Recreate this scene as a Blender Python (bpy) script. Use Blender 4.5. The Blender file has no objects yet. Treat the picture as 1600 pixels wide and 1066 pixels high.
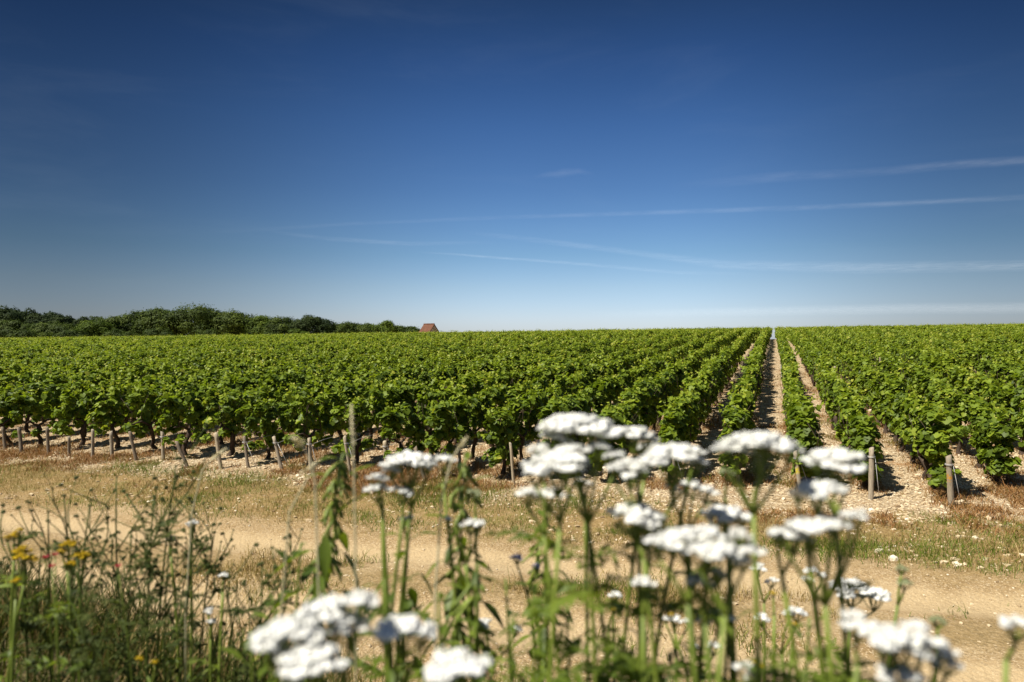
import bpy, math, random
import numpy as np
from mathutils import Vector

random.seed(7)
RNG = np.random.default_rng(11)
C = bpy.context.scene.collection

# ------------------------------------------------------------------ camera
F = 24.0 / 36.0 * 1600.0          # focal length in photo pixels
CAM = np.array((0.0, 0.0, 2.3))
cam = bpy.data.cameras.new("camera")
cam.lens, cam.sensor_width = 24.0, 36.0
cam.clip_start, cam.clip_end = 0.05, 400000.0
cam.dof.use_dof = True
cam.dof.focus_distance = 12.0
cam.dof.aperture_fstop = 2.8
cam.dof.aperture_blades = 7
co = bpy.data.objects.new("camera", cam)
co.location = CAM
co.rotation_euler = (math.radians(90), 0, 0)
C.objects.link(co)
bpy.context.scene.camera = co

# ------------------------------------------------------------------ sky and sun
SUN_EL = math.radians(57)
SUN_AZ = math.radians(242)        # clockwise from +Y
to_sun = Vector((math.sin(SUN_AZ) * math.cos(SUN_EL), math.cos(SUN_AZ) * math.cos(SUN_EL), math.sin(SUN_EL)))
world = bpy.data.worlds.new("World")
bpy.context.scene.world = world
world.use_nodes = True
nt = world.node_tree
nt.nodes.clear()
_out = nt.nodes.new("ShaderNodeOutputWorld")
_bg = nt.nodes.new("ShaderNodeBackground")
_bg.inputs[1].default_value = 0.10
_sky = nt.nodes.new("ShaderNodeTexSky")
_sky.sky_type = 'NISHITA'
_sky.sun_disc = False
_sky.sun_elevation = SUN_EL
_sky.sun_rotation = SUN_AZ
_sky.altitude = 200
_sky.air_density = 1.0
_sky.dust_density = 0.6
_sky.ozone_density = 1.5
_tc = nt.nodes.new("ShaderNodeTexCoord")
_sep = nt.nodes.new("ShaderNodeSeparateXYZ")
nt.links.new(_tc.outputs["Generated"], _sep.inputs[0])
_ramp = nt.nodes.new("ShaderNodeValToRGB")      # pale at the horizon, deep blue higher up, brighter unseen overhead to lift shadows
SKY_RAMP = [(0.0, (.63, .70, .95)), (0.031, (.61, .67, .89)), (0.078, (.51, .585, .72)), (0.124, (.375, .497, .622)), (0.169, (.308, .436, .585)),
            (0.213, (.252, .377, .537)), (0.298, (.180, .300, .467)), (0.376, (.118, .215, .36)), (0.46, (.078, .138, .220)), (0.56, (.12, .19, .28)), (0.72, (.42, .48, .55)), (1.0, (.62, .66, .70))]
els = _ramp.color_ramp.elements
while len(els) < len(SKY_RAMP):
    els.new(0.5)
for e, (p, c) in zip(els, SKY_RAMP):
    e.position, e.color = p, (*c, 1)
nt.links.new(_sep.outputs[2], _ramp.inputs[0])
_mul = nt.nodes.new("ShaderNodeMix"); _mul.data_type = 'RGBA'; _mul.blend_type = 'MULTIPLY'; _mul.inputs[0].default_value = 1
nt.links.new(_sky.outputs[0], _mul.inputs[6]); nt.links.new(_ramp.outputs[0], _mul.inputs[7])
# sky colour darkened to the left and far right, in place of lens vignetting
_az = nt.nodes.new("ShaderNodeMapRange"); _az.interpolation_type = 'SMOOTHSTEP'
nt.links.new(_sep.outputs[0], _az.inputs[0])
_az.inputs[1].default_value, _az.inputs[2].default_value, _az.inputs[3].default_value, _az.inputs[4].default_value = -0.62, 0.02, 0.36, 1.0
_azr = nt.nodes.new("ShaderNodeMapRange"); _azr.interpolation_type = 'SMOOTHSTEP'
nt.links.new(_sep.outputs[0], _azr.inputs[0])
_azr.inputs[1].default_value, _azr.inputs[2].default_value, _azr.inputs[3].default_value, _azr.inputs[4].default_value = 0.2, 0.64, 1.0, 0.50
_am = nt.nodes.new("ShaderNodeMath"); _am.operation = 'MULTIPLY'
nt.links.new(_az.outputs[0], _am.inputs[0]); nt.links.new(_azr.outputs[0], _am.inputs[1])
_mul2 = nt.nodes.new("ShaderNodeMix"); _mul2.data_type = 'RGBA'; _mul2.blend_type = 'MULTIPLY'; _mul2.inputs[0].default_value = 1
nt.links.new(_mul.outputs[2], _mul2.inputs[6]); nt.links.new(_am.outputs[0], _mul2.inputs[7])
_cm = nt.nodes.new("ShaderNodeMapping"); _cm.inputs["Scale"].default_value = (1.3, 1.3, 7.0); _cm.inputs["Rotation"].default_value = (0, .12, .4)
nt.links.new(_tc.outputs["Generated"], _cm.inputs[0])
_cn = nt.nodes.new("ShaderNodeTexNoise"); _cn.inputs["Scale"].default_value = 2.2; _cn.inputs["Detail"].default_value = 9; _cn.inputs["Roughness"].default_value = .62; _cn.inputs["Distortion"].default_value = .5
nt.links.new(_cm.outputs[0], _cn.inputs["Vector"])
_cr = nt.nodes.new("ShaderNodeMapRange"); _cr.interpolation_type = 'SMOOTHSTEP'
nt.links.new(_cn.outputs[0], _cr.inputs[0])
_cr.inputs[1].default_value, _cr.inputs[2].default_value, _cr.inputs[3].default_value, _cr.inputs[4].default_value = .46, .80, 0.0, .018
_cx = nt.nodes.new("ShaderNodeMix"); _cx.data_type = 'RGBA'; _cx.blend_type = 'MIX'
nt.links.new(_cr.outputs[0], _cx.inputs[0]); nt.links.new(_mul2.outputs[2], _cx.inputs[6]); _cx.inputs[7].default_value = (4.2, 4.9, 5.6, 1)
nt.links.new(_cx.outputs[2], _bg.inputs[0])
nt.links.new(_bg.outputs[0], _out.inputs[0])

sun = bpy.data.lights.new("sun", 'SUN')
sun.energy = 5.0
sun.angle = math.radians(0.53)
sun.color = (1.0, 0.94, 0.84)
so = bpy.data.objects.new("sun", sun)
so.rotation_euler = to_sun.to_track_quat('Z', 'Y').to_euler()
C.objects.link(so)
vs = bpy.context.scene.view_settings
vs.view_transform, vs.look, vs.gamma, vs.exposure = 'Standard', 'None', 1.0, 0.85
vs.use_curve_mapping = False

# ------------------------------------------------------------------ terrain
ROW_E = np.array((0.3587, 0.9335)); ROW_P = np.array((0.9335, -0.3587))
ROW_ROT = -math.atan2(ROW_E[0], ROW_E[1])


def sstep(a, b, x):
    t = np.clip((x - a) / (b - a), 0, 1)
    return t * t * (3 - 2 * t)


def head_y(x):                      # y of the headland line where the rows end
    return 9.5 + (6.1 - x) * 0.297


def head_w(x, y):                   # metres from the row ends towards the track
    return (head_y(x) - y) * 0.9586


def vnoise(x, y, s, seed=0):        # cheap smooth value noise in -1..1
    x = np.asarray(x, float) * s + seed * 17.3; y = np.asarray(y, float) * s + seed * 9.1
    xi, yi = np.floor(x), np.floor(y)
    fx, fy = x - xi, y - yi
    fx, fy = fx * fx * (3 - 2 * fx), fy * fy * (3 - 2 * fy)

    def h(a, b):
        v = np.sin(a * 127.1 + b * 311.7 + seed * 74.7) * 43758.5453
        return v - np.floor(v)
    return 2 * ((h(xi, yi) * (1 - fx) + h(xi + 1, yi) * fx) * (1 - fy) + (h(xi, yi + 1) * (1 - fx) + h(xi + 1, yi + 1) * fx) * fy) - 1


def terrain(x, y):
    x = np.asarray(x, float); y = np.asarray(y, float)
    tilt = 0.0144 * 260 * np.tanh((x - 0.375 * y) / 260)
    t = np.maximum(y - 9.5, 0)
    t = t - 0.8 * (1 - np.exp(-t / 0.8))
    tc = np.minimum(t, 120)
    z = tilt + 0.0642 * tc - 0.000406 * tc * tc - 0.0333 * np.minimum(np.maximum(t - 120, 0), 350)
    q = y + np.where(x > 0, 0.30, 0.55) * x
    z = z + 1.25 * (1 - sstep(1.3, 3.4, q))
    near = 1 - sstep(25, 60, np.hypot(x, y))
    z = z + near * (0.035 * vnoise(x, y, 0.7, 1) + 0.018 * vnoise(x, y, 2.3, 2) + 0.008 * vnoise(x, y, 6.1, 3))
    w = head_w(x, y)
    rut = np.exp(-((w - 3.9) / 0.32) ** 2) + np.exp(-((w - 5.5) / 0.32) ** 2)
    return z - 0.065 * rut * near


def gz(x, y):
    return float(terrain(x, y))


def ray(px, py, Y):                 # the point Y metres ahead on the sight line of a photo pixel
    return np.array(((px - 800) / F * Y, Y, CAM[2] + (533 - py) / F * Y))


def at(px, py):                     # where that sight line meets the ground
    ys = np.concatenate((np.arange(1.0, 30, 0.02), np.arange(30, 200, 0.2)))
    P = np.stack(((px - 800) / F * ys, ys, CAM[2] + (533 - py) / F * ys), 1)
    d = P[:, 2] - terrain(P[:, 0], P[:, 1])
    k = np.argmax(d < 0)
    p = P[k].copy(); p[2] = gz(p[0], p[1])
    return p


# ------------------------------------------------------------------ node helpers and materials
class N:
    def __init__(self, name):
        self.m = bpy.data.materials.new(name); self.m.use_nodes = True
        self.t = self.m.node_tree; self.t.nodes.clear()
        self.o = self.t.nodes.new("ShaderNodeOutputMaterial")

    def n(self, typ, ins=None, **kw):
        nd = self.t.nodes.new("ShaderNode" + typ)
        for k, v in kw.items():
            setattr(nd, k, v)
        for k, v in (ins or {}).items():
            s = nd.inputs[k]
            if hasattr(v, "is_output"):
                self.t.links.new(v, s)
            else:
                s.default_value = v
        return nd

    def math(self, op, a, b=0.0, c=0.0):
        return self.n("Math", {0: a, 1: b, 2: c}, operation=op).outputs[0]

    def smooth(self, v, a, b, lo=0.0, hi=1.0):
        return self.n("MapRange", {0: v, 1: a, 2: b, 3: lo, 4: hi}, interpolation_type='SMOOTHSTEP').outputs[0]

    def mix(self, f, a, b, blend='MIX'):
        g = lambda c: (*c, 1) if isinstance(c, tuple) and len(c) == 3 else c
        return self.n("Mix", {0: f, 6: g(a), 7: g(b)}, data_type='RGBA', blend_type=blend).outputs[2]

    def noise(self, vec, scale, detail=4, rough=0.55):
        return self.n("TexNoise", {"Vector": vec, "Scale": scale, "Detail": detail, "Roughness": rough}).outputs[0]

    def ramp(self, f, stops):
        r = self.n("ValToRGB", {0: f})
        e = r.color_ramp.elements
        while len(e) < len(stops):
            e.new(0.5)
        for el, (p, c) in zip(e, stops):
            el.position, el.color = p, (*c, 1)
        return r.outputs[0]

    def attr(self, name="tint"):
        return self.n("Attribute", attribute_name=name).outputs["Fac"]

    def surface(self, col, rough=0.8, spec=0.3, bump=None, bd=0.01, bs=0.6, trans=0.0, tcol=None, sheen=0.0):
        ins = {"Base Color": (*col, 1) if isinstance(col, tuple) else col, "Roughness": rough, "Specular IOR Level": spec}
        if bump is not None:
            ins["Normal"] = self.n("Bump", {"Height": bump, "Distance": bd, "Strength": bs}).outputs[0]
        p = self.n("BsdfPrincipled", ins).outputs[0]
        if trans:
            t = self.n("BsdfTranslucent", {0: (*tcol, 1) if isinstance(tcol, tuple) else tcol}).outputs[0]
            p = self.n("MixShader", {0: trans, 1: p, 2: t}).outputs[0]
        self.t.links.new(p, self.o.inputs[0])
        return self.m


def leaf_mat(name, stops, tstops, trans=0.35, rough=0.42, spec=0.45, vary=.24):
    n = N(name)
    a = n.math('ADD', n.attr(), n.math('MULTIPLY_ADD', n.n('ObjectInfo').outputs['Random'], vary, -vary * .5))
    return n.surface(n.ramp(a, stops), rough, spec, trans=trans, tcol=n.ramp(a, tstops))


M = {}
M['vine'] = leaf_mat('vine_leaf', [(0, (.050, .080, .008)), (.45, (.118, .172, .014)), (.8, (.205, .265, .020)), (.97, (.27, .325, .034)), (1, (.34, .345, .045))],
                     [(0, (.12, .19, .008)), (.6, (.24, .34, .012)), (1, (.38, .44, .025))], .36, .52, .24)
M['tree'] = leaf_mat('tree_leaf', [(0, (.019, .033, .006)), (.6, (.042, .063, .009)), (1, (.076, .102, .014))],
                     [(0, (.04, .08, .01)), (1, (.09, .14, .012))], .22, .65, .12)
M['tree_light'] = leaf_mat('tree_leaf_light', [(0, (.034, .056, .006)), (.6, (.068, .102, .010)), (1, (.115, .155, .016))],
                           [(0, (.07, .13, .01)), (1, (.15, .22, .02))], .25, .65, .12)
M['tree_dark'] = leaf_mat('tree_leaf_dark', [(0, (.014, .026, .008)), (1, (.034, .050, .012))], [(0, (.02, .05, .01)), (1, (.05, .08, .015))], .18, .7, .10)
M['weed'] = leaf_mat('weed_leaf', [(0, (.045, .075, .009)), (.6, (.100, .145, .014)), (1, (.175, .225, .030))],
                     [(0, (.14, .21, .01)), (1, (.32, .40, .02))], .38, .5, .35)
M['grass'] = leaf_mat('grass_blade', [(0, (.060, .100, .009)), (.35, (.125, .175, .014)), (.5, (.17, .16, .030)), (.75, (.27, .185, .065)), (1, (.42, .31, .13))],
                      [(0, (.09, .15, .012)), (.4, (.19, .24, .02)), (1, (.38, .27, .10))], .28, .6, .25)
M['rust'] = leaf_mat('dead_weed', [(0, (.13, .13, .020)), (.3, (.21, .135, .036)), (.7, (.27, .125, .045)), (1, (.38, .25, .115))],
                     [(0, (.12, .10, .02)), (1, (.32, .15, .05))], .20, .7, .2)
M['verge'] = leaf_mat('verge_blade', [(0, (.022, .034, .006)), (.45, (.055, .068, .010)), (.55, (.12, .085, .028)), (1, (.25, .18, .07))],
                     [(0, (.05, .08, .008)), (.5, (.10, .12, .012)), (1, (.25, .18, .06))], .22, .7, .12)
M['stem'] = leaf_mat('green_stem', [(0, (.095, .135, .014)), (1, (.205, .26, .038))], [(0, (.1, .16, .03)), (1, (.18, .24, .05))], .12, .5, .4)
M['weed_dark'] = leaf_mat('weed_leaf_vignetted', [(0, (.028, .042, .010)), (.6, (.055, .075, .014)), (1, (.105, .115, .035))],  # left-bank weeds: lens vignette darkening put into the leaf colour
                          [(0, (.06, .10, .01)), (1, (.16, .20, .02))], .28, .6, .2)
M['stem_dark'] = leaf_mat('stem_vignetted', [(0, (.045, .066, .012)), (1, (.095, .125, .028))], [(0, (.06, .1, .02)), (1, (.12, .16, .03))], .12, .6, .2)  # the same vignette darkening put into the stem colour
M['straw'] = leaf_mat('straw', [(0, (.55, .48, .26)), (1, (.78, .72, .50))], [(0, (.4, .3, .12)), (1, (.5, .42, .2))], .2, .6, .3)
M['white'] = leaf_mat('white_floret', [(0, (.74, .73, .60)), (.2, (.86, .86, .79)), (1, (.90, .90, .86))], [(0, (.92, .91, .82)), (1, (.96, .96, .92))], .14, .6, .2)
M['bud'] = leaf_mat('pale_bud', [(0, (.20, .25, .09)), (1, (.48, .50, .30))], [(0, (.25, .3, .1)), (1, (.4, .45, .2))], .2, .6, .2)
M['yellow'] = leaf_mat('yellow_floret', [(0, (.54, .33, .010)), (1, (.70, .52, .020))], [(0, (.6, .35, .01)), (1, (.7, .5, .02))], .3, .6, .2)
M['red'] = leaf_mat('red_petal', [(0, (.16, .010, .02)), (1, (.28, .016, .03))], [(0, (.4, .01, .02)), (1, (.5, .02, .04))], .3, .6, .2)
M['lilac'] = leaf_mat('lilac_petal', [(0, (.50, .48, .62)), (1, (.70, .68, .80))], [(0, (.5, .5, .7)), (1, (.7, .7, .8))], .3, .6, .2)
M['stone'] = leaf_mat('limestone', vary=0.0, stops=[(0, (.19, .13, .07)), (.25, (.35, .265, .155)), (.6, (.50, .40, .255)), (1, (.66, .58, .44))], tstops=[(0, (.1, .1, .1)), (1, (.1, .1, .1))], trans=0.0, rough=.9, spec=.15)


def bark_mat():
    n = N('vine_bark')
    p = n.n("TexCoord").outputs["Object"]
    mp = n.n("Mapping", {"Vector": p, "Scale": (30, 30, 6)}).outputs[0]
    f = n.noise(mp, 2.0, 6, .7)
    return n.surface(n.ramp(f, [(.3, (.030, .020, .014)), (.6, (.085, .060, .042)), (.8, (.16, .125, .095))]), .9, .15, f, .012, 1.0)


def wood_mat(name, tone, lichen=0.0, lc=(.42, .21, .03)):
    n = N(name)
    p = n.n("TexCoord").outputs["Object"]
    mp = n.n("Mapping", {"Vector": p, "Scale": (60, 60, 5)}).outputs[0]
    f = n.noise(mp, 1.6, 7, .65)
    d, l = tuple(c * .45 for c in tone), tuple(min(1, c * 1.35) for c in tone)
    col = n.ramp(f, [(.28, d), (.5, tone), (.72, l)])
    g = n.noise(p, 9.0, 4, .6)
    col = n.mix(n.smooth(g, .52, .66, 0, .5), col, (.19, .18, .15))
    if lichen:
        z = n.n("SeparateXYZ", {0: p}).outputs[2]
        band = n.math('SUBTRACT', 1.0, n.smooth(n.math('ABSOLUTE', n.math('SUBTRACT', z, lichen)), .02, .075))
        spots = n.smooth(n.noise(p, 34.0, 4, .7), .42, .56)
        col = n.mix(n.math('MULTIPLY', band, spots), col, lc)
    return n.surface(col, .88, .15, f, .006, .9)


M['bark'] = bark_mat()
M['post_a'] = wood_mat('grey_post_wood', (.30, .25, .18))
M['post_b'] = wood_mat('brown_post_wood', (.19, .15, .105))
M['post_c'] = wood_mat('pale_post_wood', (.38, .31, .21))
M['post_o'] = wood_mat('lichen_post_wood', (.27, .22, .155), .40)
M['post_y'] = wood_mat('yellow_lichen_post_wood', (.34, .29, .21), .30, (.50, .40, .03))
n_ = N('wire_metal')
M['wire'] = n_.surface((.45, .44, .42), .45, .5)
n_ = N('tree_bark')
_f = n_.noise(n_.n("TexCoord").outputs["Object"], 4.0, 5, .6)
M['tree_bark'] = n_.surface(n_.ramp(_f, [(.3, (.035, .027, .02)), (.7, (.12, .095, .07))]), .9, .1, _f, .05, 1)


def ground_mat():
    n = N('ground_soil')
    pos = n.n("NewGeometry").outputs["Position"]
    s = n.n("SeparateXYZ", {0: pos})
    x, y = s.outputs[0], s.outputs[1]
    # distance from the row ends towards the track; and depth into the verge bank
    w = n.math('MULTIPLY', n.math('SUBTRACT', n.math('MULTIPLY_ADD', x, -0.297, 11.3117), y), 0.9586)
    q = n.math('MULTIPLY_ADD', n.math('MINIMUM', x, 0.0), 0.25, n.math('MULTIPLY_ADD', x, 0.30, y))
    big = n.noise(pos, 0.55, 5, .6)
    mid = n.noise(pos, 2.4, 5, .6)
    fine = n.noise(pos, 16.0, 6, .68)
    grit = n.noise(pos, 110.0, 3, .75)
    v1 = n.n("TexVoronoi", {"Vector": pos, "Scale": 26.0, "Randomness": 1.0})
    v2 = n.n("TexVoronoi", {"Vector": pos, "Scale": 85.0, "Randomness": 1.0})
    c1 = n.n("SeparateColor", {0: v1.outputs["Color"]}).outputs[0]
    c2 = n.n("SeparateColor", {0: v2.outputs["Color"]}).outputs[0]
    wob = n.math('ADD', w, n.math('MULTIPLY_ADD', big, 2.6, -1.3))
    wob = n.math('ADD', wob, n.math('MULTIPLY_ADD', mid, 1.2, -0.6))
    # pale earth of the track
    track = n.ramp(fine, [(.25, (.200, .135, .062)), (.5, (.300, .210, .105)), (.75, (.375, .275, .145))])
    track = n.mix(n.smooth(grit, .55, .72, 0, .55), track, (.44, .34, .20))
    track = n.mix(n.smooth(grit, .44, .30, 0, .6), track, (.12, .078, .036))
    track = n.mix(n.smooth(big, .50, .66, 0, .55), track, (.42, .325, .185))
    track = n.mix(n.smooth(mid, .50, .68, 0, .7), track, (.215, .142, .06))
    track = n.mix(n.smooth(c2, .70, 1.0, 0, .8), track, (.48, .38, .24))
    track = n.mix(n.smooth(c2, .16, .0, 0, .8), track, (.15, .10, .045))
    rut = n.math('MINIMUM', n.math('ABSOLUTE', n.math('SUBTRACT', w, 3.9)), n.math('ABSOLUTE', n.math('SUBTRACT', w, 5.5)))
    rut = n.math('ADD', rut, n.math('MULTIPLY_ADD', mid, .5, -.25))
    track = n.mix(n.smooth(rut, .45, .15, 0, .6), track, (.44, .335, .19))
    crown = n.math('ADD', n.math('ABSOLUTE', n.math('SUBTRACT', w, 4.7)), n.math('MULTIPLY_ADD', big, 1.2, -.6))
    track = n.mix(n.smooth(crown, .5, .1, 0, .6), track, n.ramp(fine, [(.3, (.13, .095, .035)), (.7, (.27, .19, .085))]))
    # stony soil between the rows
    stony = n.ramp(c1, [(0, (.23, .16, .09)), (.3, (.36, .265, .155)), (.7, (.48, .38, .235)), (1, (.60, .52, .365))])
    stony = n.mix(n.smooth(v1.outputs["Distance"], .30, .62, 0, .75), stony, (.16, .105, .055))  # brown shade between the stones, painted in towards the cell edges
    stony = n.mix(n.smooth(c2, .62, .95, 0, .7), stony, (.54, .45, .30))
    stony = n.mix(n.smooth(fine, .52, .68, 0, .6), stony, (.26, .165, .08))
    rust = n.ramp(fine, [(.3, (.15, .075, .028)), (.55, (.27, .145, .058)), (.75, (.38, .245, .12))])
    stony = n.mix(n.smooth(n.math('ADD', mid, n.math('MULTIPLY', fine, .35)), .70, .86, 0, .8), stony, rust)
    # dry thatch of the grass strip
    thatch = n.ramp(fine, [(.25, (.125, .078, .028)), (.5, (.225, .150, .060)), (.75, (.32, .23, .105))])
    thatch = n.mix(n.smooth(mid, .48, .66, 0, .5), thatch, (.12, .115, .025))
    thatch = n.mix(n.smooth(c2, .75, .98, 0, .55), thatch, (.42, .33, .20))
    col = n.mix(n.smooth(wob, .4, 1.5), stony, thatch)
    col = n.mix(n.smooth(wob, 2.4, 3.3), col, track)
    verge = n.ramp(fine, [(.3, (.055, .045, .02)), (.7, (.15, .12, .05))])
    col = n.mix(n.smooth(q, 3.7, 2.6), col, verge)
    h = n.math('ADD', n.math('MULTIPLY', fine, .45), n.math('MULTIPLY', grit, .35))
    h = n.math('SUBTRACT', h, n.math('MULTIPLY', v1.outputs["Distance"], .55))
    h = n.math('SUBTRACT', h, n.math('MULTIPLY', v2.outputs["Distance"], .22))
    return n.surface(col, .95, .1, h, .022, .9)


M['ground'] = ground_mat()


def roof_mat():
    n = N('clay_tiles')
    p = n.n("TexCoord").outputs["Object"]
    b = n.n("TexBrick", {"Vector": p, "Scale": 3.0, "Color1": (.150, .058, .034, 1), "Color2": (.10, .045, .030, 1), "Mortar": (.05, .025, .018, 1)}).outputs[0]
    f = n.noise(p, 7.0, 5, .7)
    return n.surface(n.mix(n.smooth(f, .4, .75, 0, .7), b, (.165, .105, .068)), .9, .1, f, .04, .8)


def stonewall_mat():
    n = N('stone_wall')
    p = n.n("TexCoord").outputs["Object"]
    v = n.n("TexVoronoi", {"Vector": p, "Scale": 5.0})
    c = n.n("SeparateColor", {0: v.outputs["Color"]}).outputs[0]
    return n.surface(n.ramp(c, [(0, (.22, .17, .12)), (1, (.40, .33, .25))]), .95, .1, v.outputs["Distance"], .03, .8)


M['roof'] = roof_mat(); M['wall'] = stonewall_mat()


# ------------------------------------------------------------------ mesh helpers
class MB:
    """collects tubes, fans and leaf sheets; build() links them as one mesh object"""
    def __init__(self):
        self.V, self.T, self.A, self.n = [], [], [], 0

    def add(self, V, T, tint=0.5):
        V = np.asarray(V, np.float32).reshape(-1, 3); T = np.asarray(T, np.int64).reshape(-1, 3)
        self.V.append(V); self.T.append(T + self.n)
        self.A.append(np.broadcast_to(np.asarray(tint, np.float32), (len(V),)).copy())
        self.n += len(V)

    def tube(self, pts, rad, sides=6, tint=0.5, cap=True, rough=0.0):
        pts = np.asarray(pts, float); k = len(pts)
        rad = np.broadcast_to(np.asarray(rad, float), (k,))
        d = np.gradient(pts, axis=0); d /= np.linalg.norm(d, axis=1)[:, None] + 1e-9
        ref = np.array((0, 0, 1.0)) if abs(d[:, 2]).mean() < .8 else np.array((1.0, 0, 0))
        a = np.cross(d, ref); a /= np.linalg.norm(a, axis=1)[:, None] + 1e-9
        b = np.cross(d, a)
        th = np.linspace(0, 2 * np.pi, sides, endpoint=False)
        r = rad[:, None] * (1 + rough * RNG.uniform(-1, 1, (k, sides)))
        V = pts[:, None] + r[..., None] * (np.cos(th)[None, :, None] * a[:, None] + np.sin(th)[None, :, None] * b[:, None])
        T = []
        for i in range(k - 1):
            for j in range(sides):
                p, q_ = i * sides + j, i * sides + (j + 1) % sides
                T += [(p, q_, q_ + sides), (p, q_ + sides, p + sides)]
        V = V.reshape(-1, 3)
        if cap:
            V = np.vstack((V, pts[-1:], pts[:1]))
            e = (k - 1) * sides
            for j in range(sides):
                T += [(e + j, e + (j + 1) % sides, k * sides), ((j + 1) % sides, j, k * sides + 1)]
        self.add(V, T, tint)

    def sheets(self, tmpl, pos, nrm, tip, size, tint):
        tv, tt = tmpl
        self.add(*sheet_arrays(tv, tt, pos, nrm, tip, size), np.repeat(np.asarray(tint, np.float32), len(tv)))

    def build(self, name, mat, parent=None, flat=False):
        V = np.concatenate(self.V); T = np.concatenate(self.T); A = np.concatenate(self.A)
        me = mesh_from(name, V, T, A, mat, flat)
        return link(name, me, parent)


def mesh_from(name, V, T, A, mat, flat=False):
    me = bpy.data.meshes.new(name)
    me.vertices.add(len(V)); me.vertices.foreach_set("co", np.ascontiguousarray(V, np.float32).ravel())
    me.loops.add(len(T) * 3); me.loops.foreach_set("vertex_index", np.ascontiguousarray(T, np.int32).ravel())
    me.polygons.add(len(T)); me.polygons.foreach_set("loop_start", np.arange(0, len(T) * 3, 3, dtype=np.int32))
    if A is not None:
        at_ = me.attributes.new("tint", 'FLOAT', 'POINT'); at_.data.foreach_set("value", np.ascontiguousarray(A, np.float32))
    me.update(calc_edges=True)
    me.polygons.foreach_set("use_smooth", np.full(len(T), not flat))
    me.materials.append(mat)
    return me


def link(name, me, parent=None):
    o = bpy.data.objects.new(name, me); C.objects.link(o)
    if parent is not None:
        o.parent = parent
    return o


def sheet_arrays(tv, tt, pos, nrm, tip, size):
    pos = np.asarray(pos, float); nrm = np.asarray(nrm, float); tip = np.asarray(tip, float)
    nrm = nrm / (np.linalg.norm(nrm, axis=1)[:, None] + 1e-9)
    tip = tip - nrm * (tip * nrm).sum(1)[:, None]
    tip = tip / (np.linalg.norm(tip, axis=1)[:, None] + 1e-9)
    side = np.cross(tip, nrm)
    size = np.broadcast_to(np.asarray(size, float), (len(pos),))
    V = pos[:, None] + size[:, None, None] * (tv[None, :, 0, None] * side[:, None] + tv[None, :, 1, None] * tip[:, None] + tv[None, :, 2, None] * nrm[:, None])
    T = tt[None] + (np.arange(len(pos)) * len(tv))[:, None, None]
    return V.reshape(-1, 3), T.reshape(-1, 3)


def tag(o, label=None, cat=None, group=None, kind=None):
    if label: o["label"] = label
    if cat: o["category"] = cat
    if group: o["group"] = group
    if kind: o["kind"] = kind
    return o


def empty(name, loc, label, cat, group=None, rz=0.0):
    o = bpy.data.objects.new(name, None); C.objects.link(o)
    o.location = loc; o.rotation_euler = (0, 0, rz); o.empty_display_size = .1
    return tag(o, label, cat, group)


def runit(n):
    v = RNG.normal(size=(n, 3))
    return v / np.linalg.norm(v, axis=1)[:, None]


# leaf outlines: x across, y towards the tip, z up from the blade
def fan(outline, cup=0.12):
    o = np.array([(x, y, cup * abs(x) * 1.6 - .10 * y * y) for x, y in outline])
    v = np.vstack((np.array([[0, .05, 0]]), o))
    k = len(o)
    return v, np.array([(0, 1 + i, 1 + (i + 1) % k) for i in range(k)])


VINE_LEAF = fan([(.0, -.22), (.20, -.42), (.42, -.30), (.40, -.06), (.56, .10), (.36, .24), (.30, .40), (0, .62),
                 (-.30, .40), (-.36, .24), (-.56, .10), (-.40, -.06), (-.42, -.30), (-.20, -.42)])
DIAMOND = (np.array([(0, -.45, 0), (.46, -.02, .10), (0, .55, -.06), (-.46, -.02, .10)]), np.array([(0, 1, 2), (0, 2, 3)]))
_L = (np.array([(0, 0, 0), (.10, .18, .03), (.13, .42, .02), (.07, .75, -.06), (0, 1.0, -.16), (-.07, .75, -.06), (-.13, .42, .02), (-.10, .18, .03), (0, .45, -.03)]),
         np.array([(0, 1, 8), (1, 2, 8), (2, 3, 8), (3, 4, 8), (4, 5, 8), (5, 6, 8), (6, 7, 8), (7, 0, 8)]))
LANCE = _L
BROAD = (_L[0] * np.array((1.30, 1, 1.3)), _L[1])
FLORET = (np.array([(0, 0, .14)] + [(math.cos(a) * (1.0 if i % 2 else .72), math.sin(a) * (1.0 if i % 2 else .72), 0.0) for i, a in enumerate(np.linspace(0, 2 * math.pi, 10, endpoint=False))] + [(0, 0, -.5)]),
          np.array([(0, 1 + i, 1 + (i + 1) % 10) for i in range(10)] + [(11, 1 + (i + 1) % 10, 1 + i) for i in range(10)]))


def blades(pos, height, width, lean, bend, tint):
    """curved grass blades: arrays for MB.add; lean = horizontal direction (n,2)"""
    n = len(pos)
    ts = np.array((0, .38, .72, 1.0))
    ld = lean / (np.linalg.norm(lean, axis=1)[:, None] + 1e-9)
    side = np.stack((-ld[:, 1], ld[:, 0], np.zeros(n)), 1)
    sp = RNG.uniform(0, np.pi, n)                       # blade faces any way
    side = side * np.cos(sp)[:, None] + np.concatenate((ld, np.zeros((n, 1))), 1) * np.sin(sp)[:, None]
    V = np.zeros((n, 7, 3))
    k = 0
    for i, t in enumerate(ts):
        c = pos + np.concatenate((ld * (bend * t ** 1.8 * height)[:, None], (height * (t - .35 * bend * t * t))[:, None]), 1)
        ww = (width * (1 - t) ** .6 * .5)[:, None]
        if i < 3:
            V[:, k] = c - side * ww; V[:, k + 1] = c + side * ww; k += 2
        else:
            V[:, k] = c
    T = np.array([(0, 1, 3), (0, 3, 2), (2, 3, 5), (2, 5, 4), (4, 5, 6)])
    T = (T[None] + (np.arange(n) * 7)[:, None, None]).reshape(-1, 3)
    return V.reshape(-1, 3), T, np.repeat(tint, 7)


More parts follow.
